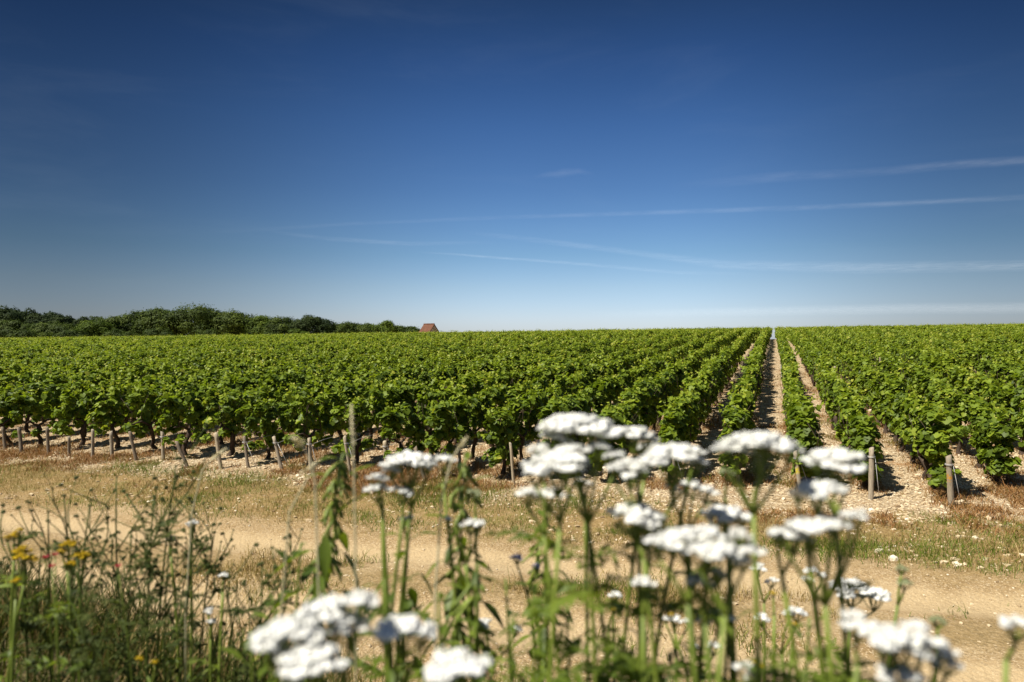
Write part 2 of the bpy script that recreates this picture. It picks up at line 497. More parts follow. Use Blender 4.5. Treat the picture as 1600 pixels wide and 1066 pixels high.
# ------------------------------------------------------------------ ground and track (one grid, faces dealt out to two objects)
def axis(a, b, step, far, grow=1.22):
    core = list(np.arange(a, b + 1e-6, step))
    s, lo, hi = step, core[0], core[-1]
    L, R = [], []
    while hi < far:
        s *= grow; hi += s; R.append(hi)
    s = step
    while lo > -far:
        s *= grow; lo -= s; L.append(lo)
    return np.array(L[::-1] + core + R)


gx_ = axis(-17, 13, .10, 6000); gy_ = axis(.2, 20, .10, 6000)
X, Y = np.meshgrid(gx_, gy_)
GV = np.stack((X, Y, terrain(X, Y)), -1).reshape(-1, 3)
nx, ny = len(gx_), len(gy_)
I = (np.arange(ny - 1)[:, None] * nx + np.arange(nx - 1)[None]).ravel()
cx = (X[:-1, :-1] + X[1:, 1:]).ravel() / 2; cy = (Y[:-1, :-1] + Y[1:, 1:]).ravel() / 2
wv = head_w(cx, cy) + .45 * vnoise(cx, cy, .8, 5) + .2 * vnoise(cx, cy, 2.7, 6)
is_track = (wv > 2.9) & (wv < 6.4) & (cy + .3 * cx > 3.3) & (np.abs(cx) < 300)
for nm, sel in (("track", is_track), ("ground", ~is_track)):
    i = I[sel]
    T = np.concatenate((np.stack((i, i + 1, i + nx + 1), 1), np.stack((i, i + nx + 1, i + nx), 1)))
    used, inv = np.unique(T, return_inverse=True)
    o = link(nm, mesh_from(nm, GV[used], inv.reshape(-1, 3), None, M['ground']))
    tag(o, kind="structure")

# ------------------------------------------------------------------ wooden posts at the row ends
POSTS = [  # top x, top y, base x, base y, material, radius, label
    (3, 668, 11, 703, 'post_b', .037, "leftmost grey post, right at the left edge of the vineyard view"),
    (28, 668, 37, 709, 'post_b', .042, "grey post leaning slightly left, second from the left edge of the picture"),
    (73, 668, 77, 711, 'post_b', .036, "dark post close under foliage, third from the left edge of the picture"),
    (108, 683, 108, 714, 'post_b', .034, "short upright dark post half under a hanging clump of leaves at far left"),
    (145, 672, 145, 716, 'post_a', .036, "upright grey post right of the short dark post at far left"),
    (172, 675, 178, 716, 'post_a', .040, "stout grey post in the middle of the left group, beside bare rusty soil"),
    (204, 675, 214, 720, 'post_b', .036, "dark post leaning left between two stouter grey posts on the left"),
    (253, 675, 257, 719, 'post_a', .040, "thick grey post just left of the strongly leaning dark post"),
    (277, 690, 296, 731, 'post_b', .037, "dark brown post leaning strongly left beside rust coloured weeds"),
    (337, 677, 347, 733, 'post_c', .040, "tall pale tan post right of the strongly leaning dark post"),
    (380, 683, 391, 731, 'post_b', .034, "thin dark post next right of the tall pale tan post"),
    (427, 683, 444, 735, 'post_a', .035, "leaning grey brown post in front of a dark vine trunk, left of centre"),
    (482, 685, 488, 738, 'post_a', .037, "grey post half hidden behind the bent straw grass head"),
    (539, 682, 549, 746, 'post_c', .030, "slim pale grey post beside the tall nettle top"),
    (601, 690, 605, 734, 'post_c', .043, "stout light brown post standing in front of a black vine stump"),
    (648, 699, 669, 753, 'post_b', .036, "brown post leaning left behind the left white flower heads"),
    (716, 702, 722, 744, 'post_b', .032, "small dark post behind the leaning green grass spike"),
    (797, 693, 805, 758, 'post_c', .028, "slender grey stake alone in front of a dark vine near the picture centre"),
    (1051, 697, 1057, 761, 'post_a', .030, "grey post rising behind the wide white flower heads at right of centre"),
    (1148, 692, 1155, 757, 'post_y', .030, "post hidden by big white flower head, yellow lichen showing below it"),
    (1242, 706, 1253, 766, 'post_y', .036, "pale leaning post with yellow lichen ending the row left of the stony alley"),
    (1362, 700, 1360, 781, 'post_a', .043, "straight silver grey post ending the row right of the stony alley"),
    (1482, 712, 1487, 792, 'post_o', .044, "crooked post with orange lichen band, rightmost of the row end posts"),
]
POST_BASE = []


def post(tx, ty, bx, by, mat, r, label, wire=False, group="wooden posts at the row ends"):
    b = at(bx, by)
    top = ray(tx, ty, b[1] + random.uniform(-.02, .06)) - b
    o = empty("wooden_post", b, label, "post", group)
    k = 9
    ts = np.linspace(0, 1, k)
    bow = random.uniform(-.012, .012)
    pts = np.stack((top[0] * ts + bow * np.sin(ts * 5), top[1] * ts + bow * np.cos(ts * 4), -.12 + (top[2] + .12) * ts), 1)
    rad = .86 * r * (1.06 - .12 * ts) * (1 + .05 * np.sin(ts * 9 + bx))
    m = MB()
    sides = 9
    m.tube(pts, rad, sides, .5, True, .07)
    V = m.V[0]
    V[-2, 2] += .004
    for j in range(sides):                              # a sawn, slightly sloping top
        V[(k - 1) * sides + j, 2] += .018 * math.sin(j * 2 * math.pi / sides + bx)
    m.build("shaft", M[mat], o)
    if wire:
        e = np.array((ROW_E[0], ROW_E[1], 0))
        w = MB()
        t0 = np.array((0, 0, top[2] * .82)) + top * np.array((.8, .8, 0)) + np.array((r * 1.1, -.01, 0))
        end = np.array((.12, -.02, .0))
        w.tube([t0, t0 * .5 + end * .5, end], .0035, 5)
        w.tube([t0, t0 + e * .35 + np.array((0, 0, .04)), t0 + e * .9 + np.array((0, 0, .06))], .003, 5)
        for zz in (0, .012):
            th = np.linspace(0, 2 * math.pi, 13)
            c = np.array((top[0] * .82, top[1] * .82, top[2] * .82 + zz))
            w.tube(np.stack((c[0] + (r + .005) * np.cos(th), c[1] + (r + .005) * np.sin(th), np.full(13, c[2])), 1), .003, 4, .5, False)
        w.build("wire", M['wire'], o)
    POST_BASE.append(b)
    return o


for i, p in enumerate(POSTS):
    post(*p, wire=i in (7, 10, 11, 12, 13, 14, 18, 20, 21, 22))

# ------------------------------------------------------------------ grapevines
def foliage_arrays(n_blob, per_blob, tmpl, smin, smax, L=.56, z0=None, z1=1.12, xw=.07):
    if z0 is None:
        z0 = RNG.uniform(.12, .31)
    P, Nn, S, TI = [], [], [], []
    for _ in range(n_blob):
        yy = RNG.uniform(-L, L)
        zz = z0 + (z1 - z0) * RNG.uniform(0.05, 1) ** .85
        c = np.array((RNG.normal(0, xw * .75), yy, zz))
        c[0] = np.clip(c[0], -xw * .95, xw * .95)
        r = RNG.uniform(.07, .118)
        d = runit(per_blob)
        d[:, 2] = np.where(d[:, 2] < -.35, -d[:, 2], d[:, 2])
        P.append(c + d * (r * RNG.uniform(.55, 1.08, per_blob))[:, None])
        out = np.stack((np.full(per_blob, c[0] * 2.6), np.zeros(per_blob), np.full(per_blob, max(0, zz - .75) * 1.5)), 1)
        Nn.append(d * .75 + out + np.array((0, 0, .42)) + RNG.normal(0, .32, (per_blob, 3)))
        S.append(RNG.uniform(smin, smax, per_blob))
        TI.append(np.clip(RNG.normal(.42, .22, per_blob) + RNG.normal(0, .10), 0, 1))
    # a few young shoots stick out of the top and flanks, paler at the tip
    for _ in range(max(2, n_blob // 6)):
        y0 = RNG.uniform(-L, L); x0 = RNG.normal(0, .06)
        dirv = np.array((RNG.normal(0, .5) + x0 * 2, RNG.normal(0, .5), RNG.uniform(.4, 1.1))); dirv /= np.linalg.norm(dirv)
        k = 7
        t = np.linspace(.0, RNG.uniform(.12, .34), k)
        P.append(np.array((x0, y0, z1 - .05)) + dirv * t[:, None] + RNG.normal(0, .025, (k, 3)))
        Nn.append(RNG.normal(0, .6, (k, 3)) + np.array((0, 0, .8)))
        S.append(np.linspace(smax, smin * .55, k)); TI.append(np.linspace(.55, 1.0, k))
    P, Nn, S, TI = np.concatenate(P), np.concatenate(Nn), np.concatenate(S), np.concatenate(TI)
    TI = np.where(RNG.uniform(0, 1, len(TI)) < .008, 1.1, TI)
    tip = RNG.normal(0, .5, P.shape) + np.array((0, 0, -.9))
    return P, Nn, tip, S, TI


def vine_trunk():
    m = MB()
    lean = RNG.normal(0, .05, 2)
    zs = np.array((-.08, 0, .08, .17, .27, .37, .46))
    pts = np.stack((lean[0] * zs * 3 + RNG.normal(0, .014, 7), lean[1] * zs * 6 + RNG.normal(0, .022, 7), zs), 1)
    m.tube(pts, np.array((.062, .052, .040, .036, .038, .046, .036)) * RNG.uniform(.85, 1.15), 8, .5, True, .16)
    top = pts[-1]
    for s in (-1, 1):
        L = RNG.uniform(.28, .42)
        t = np.linspace(0, 1, 5)
        arm = top + np.stack((RNG.normal(0, .012, 5), s * L * t, .10 * np.sin(t * 2.2) + RNG.normal(0, .01, 5)), 1)
        arm[0] = top
        m.tube(arm, np.linspace(.026, .012, 5), 6, .5, True, .15)
        for _ in range(2):
            q_ = arm[RNG.integers(1, 5)]
            m.tube([q_, q_ + np.array((RNG.normal(0, .06), RNG.normal(0, .05), .22)), q_ + np.array((RNG.normal(0, .10), RNG.normal(0, .08), .48))], (.007, .005, .003), 5)
    return m


NV = 12
FOL, TRK = [], []
for k in range(NV):
    m = MB()
    P, Nn, tp, S, TI = foliage_arrays(36, 18, VINE_LEAF, .065, .125)
    m.sheets(VINE_LEAF, P, Nn, tp, S, TI)
    FOL.append(mesh_from("foliage", np.concatenate(m.V), np.concatenate(m.T), np.concatenate(m.A), M['vine']))
    t = vine_trunk()
    TRK.append(mesh_from("trunk", np.concatenate(t.V), np.concatenate(t.T), np.concatenate(t.A), M['bark']))

ENDF = []
for k in range(6):
    m = MB()
    P, Nn, tp, S, TI = foliage_arrays(52, 18, VINE_LEAF, .065, .125, .50, .12, 1.10, .12)
    m.sheets(VINE_LEAF, P, Nn, tp, S, TI)
    ENDF.append(mesh_from("foliage", np.concatenate(m.V), np.concatenate(m.T), np.concatenate(m.A), M['vine']))

# rows: offset across the rows; the stony alley lies between the rows of the posts at x=1253 and x=1360
pb = {p[2]: b for p, b in zip(POSTS, POST_BASE)}
off = lambda p: float(p[0] * ROW_P[0] + p[1] * ROW_P[1])
oA, oB = off(pb[1253]), off(pb[1360])
rows = []                                             # (offset, side, index from the alley)
o_ = oB; k = 1
while o_ < 34:
    rows.append((o_, 'right', k)); o_ += off(pb[1487]) - oB if k == 1 else .97; k += 1
o_ = oA; k = 1
while o_ > -92:
    rows.append((o_, 'left', k)); o_ -= .97 if k < 4 else .94; k += 1
SP = 1.02
vines = []
for (ro, side, k) in rows:
    # row start: where this row meets the headland line, plus a bit
    # point = P*ro + E*s ; solve y = head_y(x)
    s0 = (11.3117 - ro * (0.297 * ROW_P[0] + ROW_P[1])) / (0.297 * ROW_E[0] + ROW_E[1])
    s = s0 + (.72 if side == 'right' or k < 4 else .28) + random.uniform(-.12, .25)
    if side == 'right' and k >= 3:
        s += .9
    if side == 'left' and k > 8:
        s += .10
    n = 0
    while True:
        p = ROW_P * ro + ROW_E * s
        if p[1] > 90:
            break
        if RNG.uniform() > .022:
            vines.append((p[0] + RNG.normal(0, .03), p[1], side, k, ro))
        s += SP * random.uniform(.96, 1.04)
vines = [v for v in vines if abs(v[0]) < .86 * v[1] + 2.0]
inview = [i for i, v in enumerate(vines) if abs(v[0]) < .755 * v[1] + .2]
inview.sort(key=lambda i: vines[i][1] + (0.0 if True else 0))
near = sorted(inview[:300], key=lambda i: (vines[i][2], vines[i][3], vines[i][1]))
near_set = set(near)
ORD = ["first", "second", "third", "fourth", "fifth", "sixth", "seventh", "eighth", "ninth", "tenth", "eleventh", "twelfth", "thirteenth", "fourteenth",
       "fifteenth", "sixteenth", "seventeenth", "eighteenth", "nineteenth", "twentieth"]


def ordinal(i):
    return ORD[i - 1] if i <= len(ORD) else "%dth" % i


allrow = {}
for i, v in enumerate(vines):
    allrow.setdefault((v[2], v[3]), []).append((v[1], i))
cnt = {}
for i in near:
    x, y, side, k, ro = vines[i]
    key = (side, k)
    first_all = min(allrow[key])[1]
    cut = first_all not in near_set
    cnt[key] = cnt.get(key, 0) + 1
    nth = ordinal(cnt[key])
    rown = "row bordering the stony alley on its %s" % side if k == 1 else "%s row %s of the stony alley" % (ordinal(k), side)
    end = "picture edge" if cut else "near end"
    o = empty("grapevine", (x, y, gz(x, y)), "%s vine from the %s of the %s" % (nth, end, rown), "grapevine",
              "grapevines in the rows nearest the track", ROW_ROT + (math.pi if RNG.uniform() < .5 else 0) + RNG.normal(0, .06))
    sc = RNG.uniform(.93, 1.10)
    o.scale = (sc * RNG.uniform(.92, 1.1), 1.0, sc)
    link("foliage", ENDF[RNG.integers(6)] if not cut and cnt[key] == 1 and (side == 'right' or k < 7) else FOL[RNG.integers(NV)], o)
    link("trunk", TRK[RNG.integers(NV)], o)

# the rest of the vineyard: one mass
lod = []
for (nb, pbk, a, b) in ((36, 16, .068, .120), (34, 13, .080, .140), (30, 11, .095, .165)):
    lod.append([foliage_arrays(nb, pbk, DIAMOND, a, b) for _ in range(6)])
rest = MB(); rtr = MB()
groups = {}
for i, v in enumerate(vines):
    if i in near_set:
        continue
    l = 0 if v[1] < 28 else (1 if v[1] < 48 else 2)
    groups.setdefault((l, RNG.integers(6)), []).append(i)
for (l, kk), idx in groups.items():
    P, Nn, tp, S, TI = lod[l][kk]
    tv, tt = DIAMOND
    for i in idx:
        x, y, side, k, ro = vines[i]
        a = ROW_ROT + (math.pi if RNG.uniform() < .5 else 0) + RNG.normal(0, .06)
        ca, sa = math.cos(a), math.sin(a)
        R = np.array(((ca, -sa, 0), (sa, ca, 0), (0, 0, 1)))
        sc = RNG.uniform(.93, 1.10)
        V, T = sheet_arrays(tv, tt, (P * np.array((1.0 + .75 * min(1, max(0, (y - 45) / 20)), 1, sc))) @ R.T + np.array((x, y, gz(x, y))), Nn @ R.T, tp @ R.T, S)
        rest.add(V, T, np.repeat(np.clip(TI + RNG.normal(0, .11), 0, 1), 4))
        if y < 34:
            z = gz(x, y)
            rtr.tube(np.array(((x, y, z - .05), (x + RNG.normal(0, .03), y + RNG.normal(0, .03), z + .25), (x, y, z + .5))), (.05, .038, .035), 5)
o = rest.build("distant_vine_rows", M['vine'])
tag(o, "dense mass of green vine rows running back to the ridge", "vineyard", kind="stuff")
ot = rtr.build("trunk", M['bark'], o); tag(ot, kind="stuff")

# stakes that show between the vines further back
for (tx, ty, bx, by, mat, r, lab) in (
        (662, 600, 667, 668, 'post_o', .035, "orange brown stake showing through the vines left of centre"),
        (705, 606, 708, 662, 'wire', .014, "thin metal rod among the vines right of the orange brown stake"),
        (1375, 558, 1374, 612, 'post_b', .034, "dark stake standing above the vines in the right part of the vineyard"),
        (1304, 573, 1305, 598, 'post_a', .05, "short pale stump in the narrow gap right of the stony alley"),
        (1220, 562, 1222, 592, 'wire', .02, "thin pale metal rod in the row left of the stony alley"),
        (1597, 628, 1597, 690, 'post_b', .04, "brown stake among the vines at the right edge of the picture")):
    post(tx, ty, bx, by, mat, r, lab, group="stakes inside the vine rows")

# ------------------------------------------------------------------ woodland and hut on the skyline
def crown_mb(w, h, z0, tint0, leaf, n_lobe, per):
    """rounded billows of leaf sheets over an uneven ellipsoid"""
    m = MB()
    P, Nn, S, TI = [], [], [], []
    n_lobe = int(n_lobe * 1.9)
    squash = RNG.uniform(.85, 1.1)
    for k in range(n_lobe):
        d = runit(1)[0]
        if d[2] < -.45:
            d[2] = -d[2]
        inner = k % 4 == 0
        rr = RNG.uniform(.25, .5) if inner else RNG.uniform(.60, .84)
        c = np.array((d[0] * w * .5 * rr, d[1] * w * .5 * rr, z0 + h * (.47 + .58 * d[2] * rr * squash)))
        r = (RNG.uniform(.22, .30) if inner else RNG.uniform(.11, .20)) * min(w, h * 1.3)
        n_ = int(per * (1.3 if inner else 1.0))
        dd = runit(n_)
        dd = np.where((dd @ d)[:, None] < -.3, -dd, dd)
        rad = r * np.where(RNG.uniform(0, 1, n_) < .14, RNG.uniform(1.0, 1.16, n_), RNG.uniform(.72, 1.03, n_)) * (1 + .22 * np.sin(dd[:, 0] * 7 + k) * np.sin(dd[:, 1] * 6 + 2 * k) + .15 * np.sin(dd[:, 2] * 9 + k))
        P.append(c + dd * rad[:, None] * np.array((1, 1, .85))); Nn.append(dd + d * .3 + RNG.normal(0, .30, (n_, 3)) + np.array((0, 0, .15)))
        S.append(RNG.uniform(.6, 1.3, n_) * leaf); TI.append(np.clip(RNG.normal(tint0, .14, n_) + RNG.normal(.03, .24), 0, 1))
    P = np.concatenate(P)
    m.sheets(DIAMOND, P, np.concatenate(Nn), RNG.normal(0, 1, P.shape), np.concatenate(S), np.concatenate(TI))
    return m


def tree(px, py, wpx, dist, mat, label, lobes=22, name="broadleaf_tree", spiky=False):
    Yd = dist
    x = (px - 800) / F * Yd
    g = gz(x, Yd)
    H = CAM[2] + (533 - py) / F * Yd - g
    W = wpx * 1.2 / F * Yd
    o = empty(name, (x, Yd, g), label, "tree" if name != "bush" else "bush", "trees of the distant woodland" if name != "bush" else None)
    t = MB()
    hb = H * (.16 if not spiky else .3)
    pts = np.array([(RNG.normal(0, .06), RNG.normal(0, .06), z) for z in np.linspace(-.2, H * .66, 6)])
    t.tube(pts, np.linspace(.028 * H, .008 * H, 6), 7, .5, True, .1)
    for _ in range(6):
        q_ = pts[RNG.integers(2, 5)]
        a = RNG.uniform(0, 6.28); L = W * RNG.uniform(.14, .22)
        t.tube([q_, q_ + np.array((math.cos(a) * L * .5, math.sin(a) * L * .5, L * .4)), q_ + np.array((math.cos(a) * L, math.sin(a) * L, L * .7))], (.010 * H, .007 * H, .003 * H), 5)
    t.build("trunk", M['tree_bark'], o)
    crown_mb(W, H - hb - H * .06, hb, .5, .020 * H + .14, lobes, 280).build("crown", M[mat], o)
    return o


TREES = [  # px, top y, width px, distance, material, label
    (5, 476, 62, 168, 'tree_dark', "dark tall tree at the left edge of the distant wood"),
    (34, 480, 44, 172, 'tree_dark', "dark tree just right of the leftmost one, slightly lower crown"),
    (62, 480, 40, 170, 'tree_dark', "dark thin topped tree with ragged crown, third from left on the skyline"),
    (95, 487, 44, 170, 'tree_dark', "low dark tree left of the skyline dip in the wood"),
    (135, 493, 34, 166, 'tree_dark', "small dark tree in the lowest dip of the left skyline"),
    (160, 490, 30, 164, 'tree_dark', "narrow dark tree right of the dip in the left skyline"),
    (20, 500, 74, 146, 'tree', "broad dull green tree in front of the dark trees at far left"),
    (88, 500, 70, 144, 'tree', "broad olive tree standing in front of the skyline dip"),
    (178, 489, 52, 150, 'tree', "mid green tree rising left of the biggest round tree"),
    (212, 486, 58, 152, 'tree', "rounded mid green tree next left of the biggest tree"),
    (150, 503, 58, 142, 'tree_light', "paler low tree in front, below the left skyline dip"),
    (250, 480, 64, 150, 'tree', "wide left shoulder of the biggest round tree group"),
    (303, 472, 86, 150, 'tree', "biggest and tallest round tree of the distant wood"),
    (363, 481, 60, 152, 'tree', "rounded tree right of the biggest one, second highest crown"),
    (405, 493, 48, 152, 'tree_light', "light green tree in the hollow between two large round trees"),
    (438, 497, 46, 150, 'tree', "low green tree left of the dark broad tree"),
    (485, 491, 72, 150, 'tree_dark', "broad dark round tree in the middle of the wood's right half"),
    (525, 501, 54, 152, 'tree', "lower dark tree leaning against the broad dark round tree"),
    (549, 505, 50, 156, 'tree', "small tree between the broad dark one and the last trees"),
    (574, 504, 42, 156, 'tree', "compact round small tree, fourth from the right end of the wood"),
    (602, 503, 46, 156, 'tree_light', "bright green small tree third from the right end of the wood"),
    (626, 508, 38, 160, 'tree', "tiny dark tree second from the right end of the wood"),
    (645, 510, 32, 160, 'tree', "tiny tree ending the wood just left of the hut"),
]
for (px, py, wpx, d, mt, lab) in TREES:
    tree(px, py, wpx, d, mt, lab, lobes=26 if wpx > 55 else 20)
for (px, py, wpx, d, lab) in ((465, 516, 46, 140, "pale green bush at the foot of the broad dark round tree"),
                              (420, 518, 40, 142, "olive bush below the light green tree in the hollow"),
                              (250, 513, 60, 138, "wide low bush under the left shoulder of the biggest tree"),
                              (335, 514, 60, 138, "low bush at the foot of the biggest round tree"),
                              (190, 514, 56, 138, "low olive bush in front of the mid green trees"),
                              (50, 514, 76, 136, "long low bush along the wood's edge at far left"),
                              (115, 513, 60, 136, "low bush on the wood's edge below the skyline dip")):
    tree(px, py, wpx, d, 'tree_light' if 'pale' in lab else 'tree', lab, lobes=16, name="bush")

# far dark wood continuing behind the first trees
fw = MB()
for i in range(26):
    xx = -170 + i * 4.6 + RNG.normal(0, 1.5); yy = 190 + RNG.normal(0, 5)
    g = gz(xx, yy); px = 800 + xx / yy * F
    if px > 420:
        continue
    top = np.interp(px, [-200, 0, 60, 140, 300, 420], [478, 484, 486, 498, 500, 508])
    H = CAM[2] + (533 - top) / F * yy - g
    mm = crown_mb(9, H * .9, H * .1, .4, .5, 12, 160)
    for V, T, A in zip(mm.V, mm.T, mm.A):
        fw.add(V + np.array((xx, yy, g)), T, A)
tag(fw.build("woodland", M['tree_dark']), "dark mass of woodland behind the skyline trees", "woodland", kind="stuff")

# hut with a tiled gable roof
hd = 122.0
hx = (670.5 - 800) / F * hd
hg = gz(hx, hd)
ev = CAM[2] + (533 - 519.5) / F * hd          # eaves height
rd = CAM[2] + (533 - 507.2) / F * hd          # ridge height
hut = empty("stone_hut", (hx, hd, hg), "small stone hut with red tiled gable roof at the right end of the wood", "hut", None, math.radians(47))
W2, L2 = 1.15, 1.30                             # half width of the gable (local x), half length along the ridge (local y)
e_, r_ = ev - hg, rd - hg
V = [(-W2, -L2, -.3), (W2, -L2, -.3), (W2, L2, -.3), (-W2, L2, -.3), (-W2, -L2, e_), (W2, -L2, e_), (W2, L2, e_), (-W2, L2, e_), (0, -L2, r_ - .05), (0, L2, r_ - .05)]
Fq = [(0, 1, 5), (0, 5, 8), (0, 8, 4), (2, 3, 7), (2, 7, 9), (2, 9, 6), (1, 2, 6), (1, 6, 5), (3, 0, 4), (3, 4, 7)]
m = MB(); m.add(V, Fq); m.build("wall", M['wall'], hut, True)
m = MB()
ov, th = .16, .09
sl = (r_ - e_) / W2
for s in (-1, 1):
    a = [(0, r_), (s * (W2 + ov), r_ - sl * (W2 + ov))]
    prof = [(a[0][0], a[0][1]), (a[1][0], a[1][1]), (a[1][0], a[1][1] + th), (a[0][0], a[0][1] + th)]
    VV = [(p[0], yv, p[1]) for yv in (-L2 - ov, L2 + ov) for p in prof]
    m.add(VV, [(0, 1, 2), (0, 2, 3), (4, 6, 5), (4, 7, 6), (0, 4, 5), (0, 5, 1), (1, 5, 6), (1, 6, 2), (2, 6, 7), (2, 7, 3)])
rf = m.build("roof", M['roof'], hut, True)
m = MB()
for i in range(12):
    y0 = -L2 - ov + i * (2 * (L2 + ov) / 12)
    m.tube([(0, y0 + .01, r_ + th), (0, y0 + 2 * (L2 + ov) / 12 - .005, r_ + th + .02)], (.085, .10), 8)
m.build("ridge_tiles", M['roof'], rf)

# ------------------------------------------------------------------ stones, grass strip, dead weeds (uncountable)
ico_v = np.array([(0, 0, 1)] + [(math.cos(a) * .894, math.sin(a) * .894, .447) for a in np.arange(5) * 1.2566] + [(math.cos(a + .628) * .894, math.sin(a + .628) * .894, -.447) for a in np.arange(5) * 1.2566] + [(0, 0, -1)])
ico_t = np.array([(0, 1 + i, 1 + (i + 1) % 5) for i in range(5)] + [(1 + i, 6 + i, 1 + (i + 1) % 5) for i in range(5)] + [(1 + (i + 1) % 5, 6 + i, 6 + (i + 1) % 5) for i in range(5)] + [(11, 6 + (i + 1) % 5, 6 + i) for i in range(5)])


def scatter(n, x0, x1, y0, y1):
    Yr = y0 * (y1 / y0) ** RNG.uniform(0, 1, n)          # denser close to the camera
    return RNG.uniform(x0, x1, n) * (Yr + 2.2), Yr


x, y = scatter(180000, -.82, .82, 5.0, 34)
w = head_w(x, y)
dens = np.where(w < 1.3, .9, np.where(w < 3.0, .10, .035)) * (1 + .8 * vnoise(x, y, 1.3, 8)) * np.where(y > 17, .5, 1)
keep = (RNG.uniform(0, 1, len(x)) < dens) & (y + .3 * x > 3.6)
x, y, w = x[keep], y[keep], w[keep]
n = len(x)
sz = np.clip(RNG.lognormal(-4.35, .50, n), .006, .048)
sz = np.where(w > 3, sz * .6, sz)
ang = RNG.uniform(0, 6.28, n)
ax = np.stack((sz * RNG.uniform(.8, 1.4, n), sz * RNG.uniform(.6, 1.1, n), sz * RNG.uniform(.35, .75, n)), 1)
loc = ico_v[None] * (1 + RNG.uniform(-.28, .28, (n, 12, 1))) * ax[:, None]
ca, sa = np.cos(ang)[:, None], np.sin(ang)[:, None]
V = np.stack((loc[..., 0] * ca - loc[..., 1] * sa, loc[..., 0] * sa + loc[..., 1] * ca, loc[..., 2]), -1)
V += np.stack((x, y, terrain(x, y) + ax[:, 2] * .3), 1)[:, None]
st = MB()
st.add(V.reshape(-1, 3), (ico_t[None] + (np.arange(n) * 12)[:, None, None]).reshape(-1, 3), np.repeat(np.clip(RNG.normal(.46, .22, n), 0, 1), 12))
tag(st.build("stones", M['stone'], flat=True), "pale limestone pebbles strewn over the soil", "stones", kind="stuff")
# one larger white stone lies in the grass
wp = at(1396, 876)
big = MB(); big.add(ico_v * (1 + RNG.uniform(-.2, .2, (12, 1))) * np.array((.055, .04, .04)), ico_t, .98)
o = big.build("white_stone", M['stone'], flat=True); o.location = wp + np.array((0, 0, .02))
tag(o, "single white stone lying in the dry grass at the right", "stone")

# grass strip between the stones and the track, with thin tufts on the track's crown
x, y = scatter(780000, -.84, .84, 4.0, 17)
w = head_w(x, y)
patch = .6 * vnoise(x, y, .55, 21) + .55 * vnoise(x, y, 1.7, 22) + .3 * vnoise(x, y, 4.5, 23)
strip = sstep(.5, 1.5, w + patch * .5) * (1 - sstep(2.5, 3.4, w + patch * .4))
crown_ = .60 * np.exp(-((w - 4.7) / .45) ** 2) * sstep(-.1, .5, patch)
edge = .30 * sstep(6.0, 7.2, w)
spot = .16 * sstep(.45, .9, patch)
dens = np.clip(strip * (.55 + .6 * patch) + crown_ + edge + spot, 0, 1)
keep = (RNG.uniform(0, 1, len(x)) < dens * .8) & (y + .3 * x > 3.0)
x, y, w, patch = x[keep], y[keep], w[keep], patch[keep]
n = len(x)
green = vnoise(x, y, .8, 31) * .7 + vnoise(x, y, 2.6, 32) * .5
isg = green + RNG.normal(0, .24, n) > .16
tint = np.where(isg, RNG.uniform(.05, .45, n), RNG.uniform(.55, 1, n))
hh = RNG.lognormal(-2.55, .38, n) * np.where(isg, 1.05, .85) * (1 + .3 * patch)
g = MB()
g.add(*blades(np.stack((x, y, terrain(x, y) - .005), 1), hh, RNG.uniform(.004, .009, n), RNG.normal(0, 1, (n, 2)), RNG.uniform(.15, 1.2, n), tint))
tag(g.build("short_grass", M['grass']), "short dry and green grass between the track and the row ends", "grass", kind="stuff")

# reddish dead weeds under the vines and along the row ends
x, y = scatter(1000000, -.84, .84, 7.5, 30)
w = head_w(x, y)
patch = .6 * vnoise(x, y, .9, 41) + .5 * vnoise(x, y, 2.4, 42) + .25 * vnoise(x, y, 6, 43)
ro = (x * ROW_P[0] + y * ROW_P[1] - oA) / .97
fr = np.abs(ro - np.round(ro))
dens = np.where(w < -.2, np.where(fr < .22, .30, .03) + .8 * sstep(.15, .5, patch), (.8 + .6 * sstep(2, -4, x)) * sstep(.10 - .12 * sstep(2, -4, x), .5, patch) * (1 - sstep(1.0, 2.0, w)))
keep = RNG.uniform(0, 1, len(x)) < dens * .7
x, y, patch = x[keep], y[keep], patch[keep]
n = len(x)
tint = np.clip(RNG.normal(.55, .22, n) - .4 * (vnoise(x, y, 1.1, 44) > .45), 0, 1)
g = MB()
g.add(*blades(np.stack((x, y, terrain(x, y) - .005), 1), RNG.lognormal(-2.6, .35, n) * (1 + .4 * patch), RNG.uniform(.006, .014, n), RNG.normal(0, 1, (n, 2)), RNG.uniform(.2, 1.3, n), tint))
tag(g.build("dead_weeds", M['rust']), "rust coloured dead weeds under the vines", "weeds", kind="stuff")

# tall rough grass on the verge bank, thick at the left
x = RNG.uniform(-6.5, 5.0, 170000); y = RNG.uniform(.55, 7.0, 170000)
q = y + np.where(x > 0, .30, .55) * x
left = sstep(.2, -1.4, x - .25 * y + .6)
dens = (1 - sstep(2.7 + .9 * 1, 4.2, q - .5 * vnoise(x, y, 1.2, 51))) * (.32 + .68 * left)
dens *= np.clip(.75 + .6 * vnoise(x, y, 2.0, 52), .1, 1)
keep = (RNG.uniform(0, 1, len(x)) < dens * .55) & (np.abs(x) < .95 * y + 1.6)
x, y = x[keep], y[keep]; left = left[keep]
n = len(x)
zt = terrain(x, y)
hh = RNG.lognormal(-1.25, .35, n) * (.55 + .55 * left)
lim = CAM[2] - (.43 - .13 * left) * y - zt                     # the verge grass stays low in front of the lens
hh = np.clip(np.minimum(hh, np.maximum(lim * RNG.uniform(.7, 1.1, n), .05)), .04, .9)
tint = np.where(RNG.uniform(0, 1, n) < .72, RNG.uniform(0, .42, n), RNG.uniform(.5, 1, n))
g = MB()
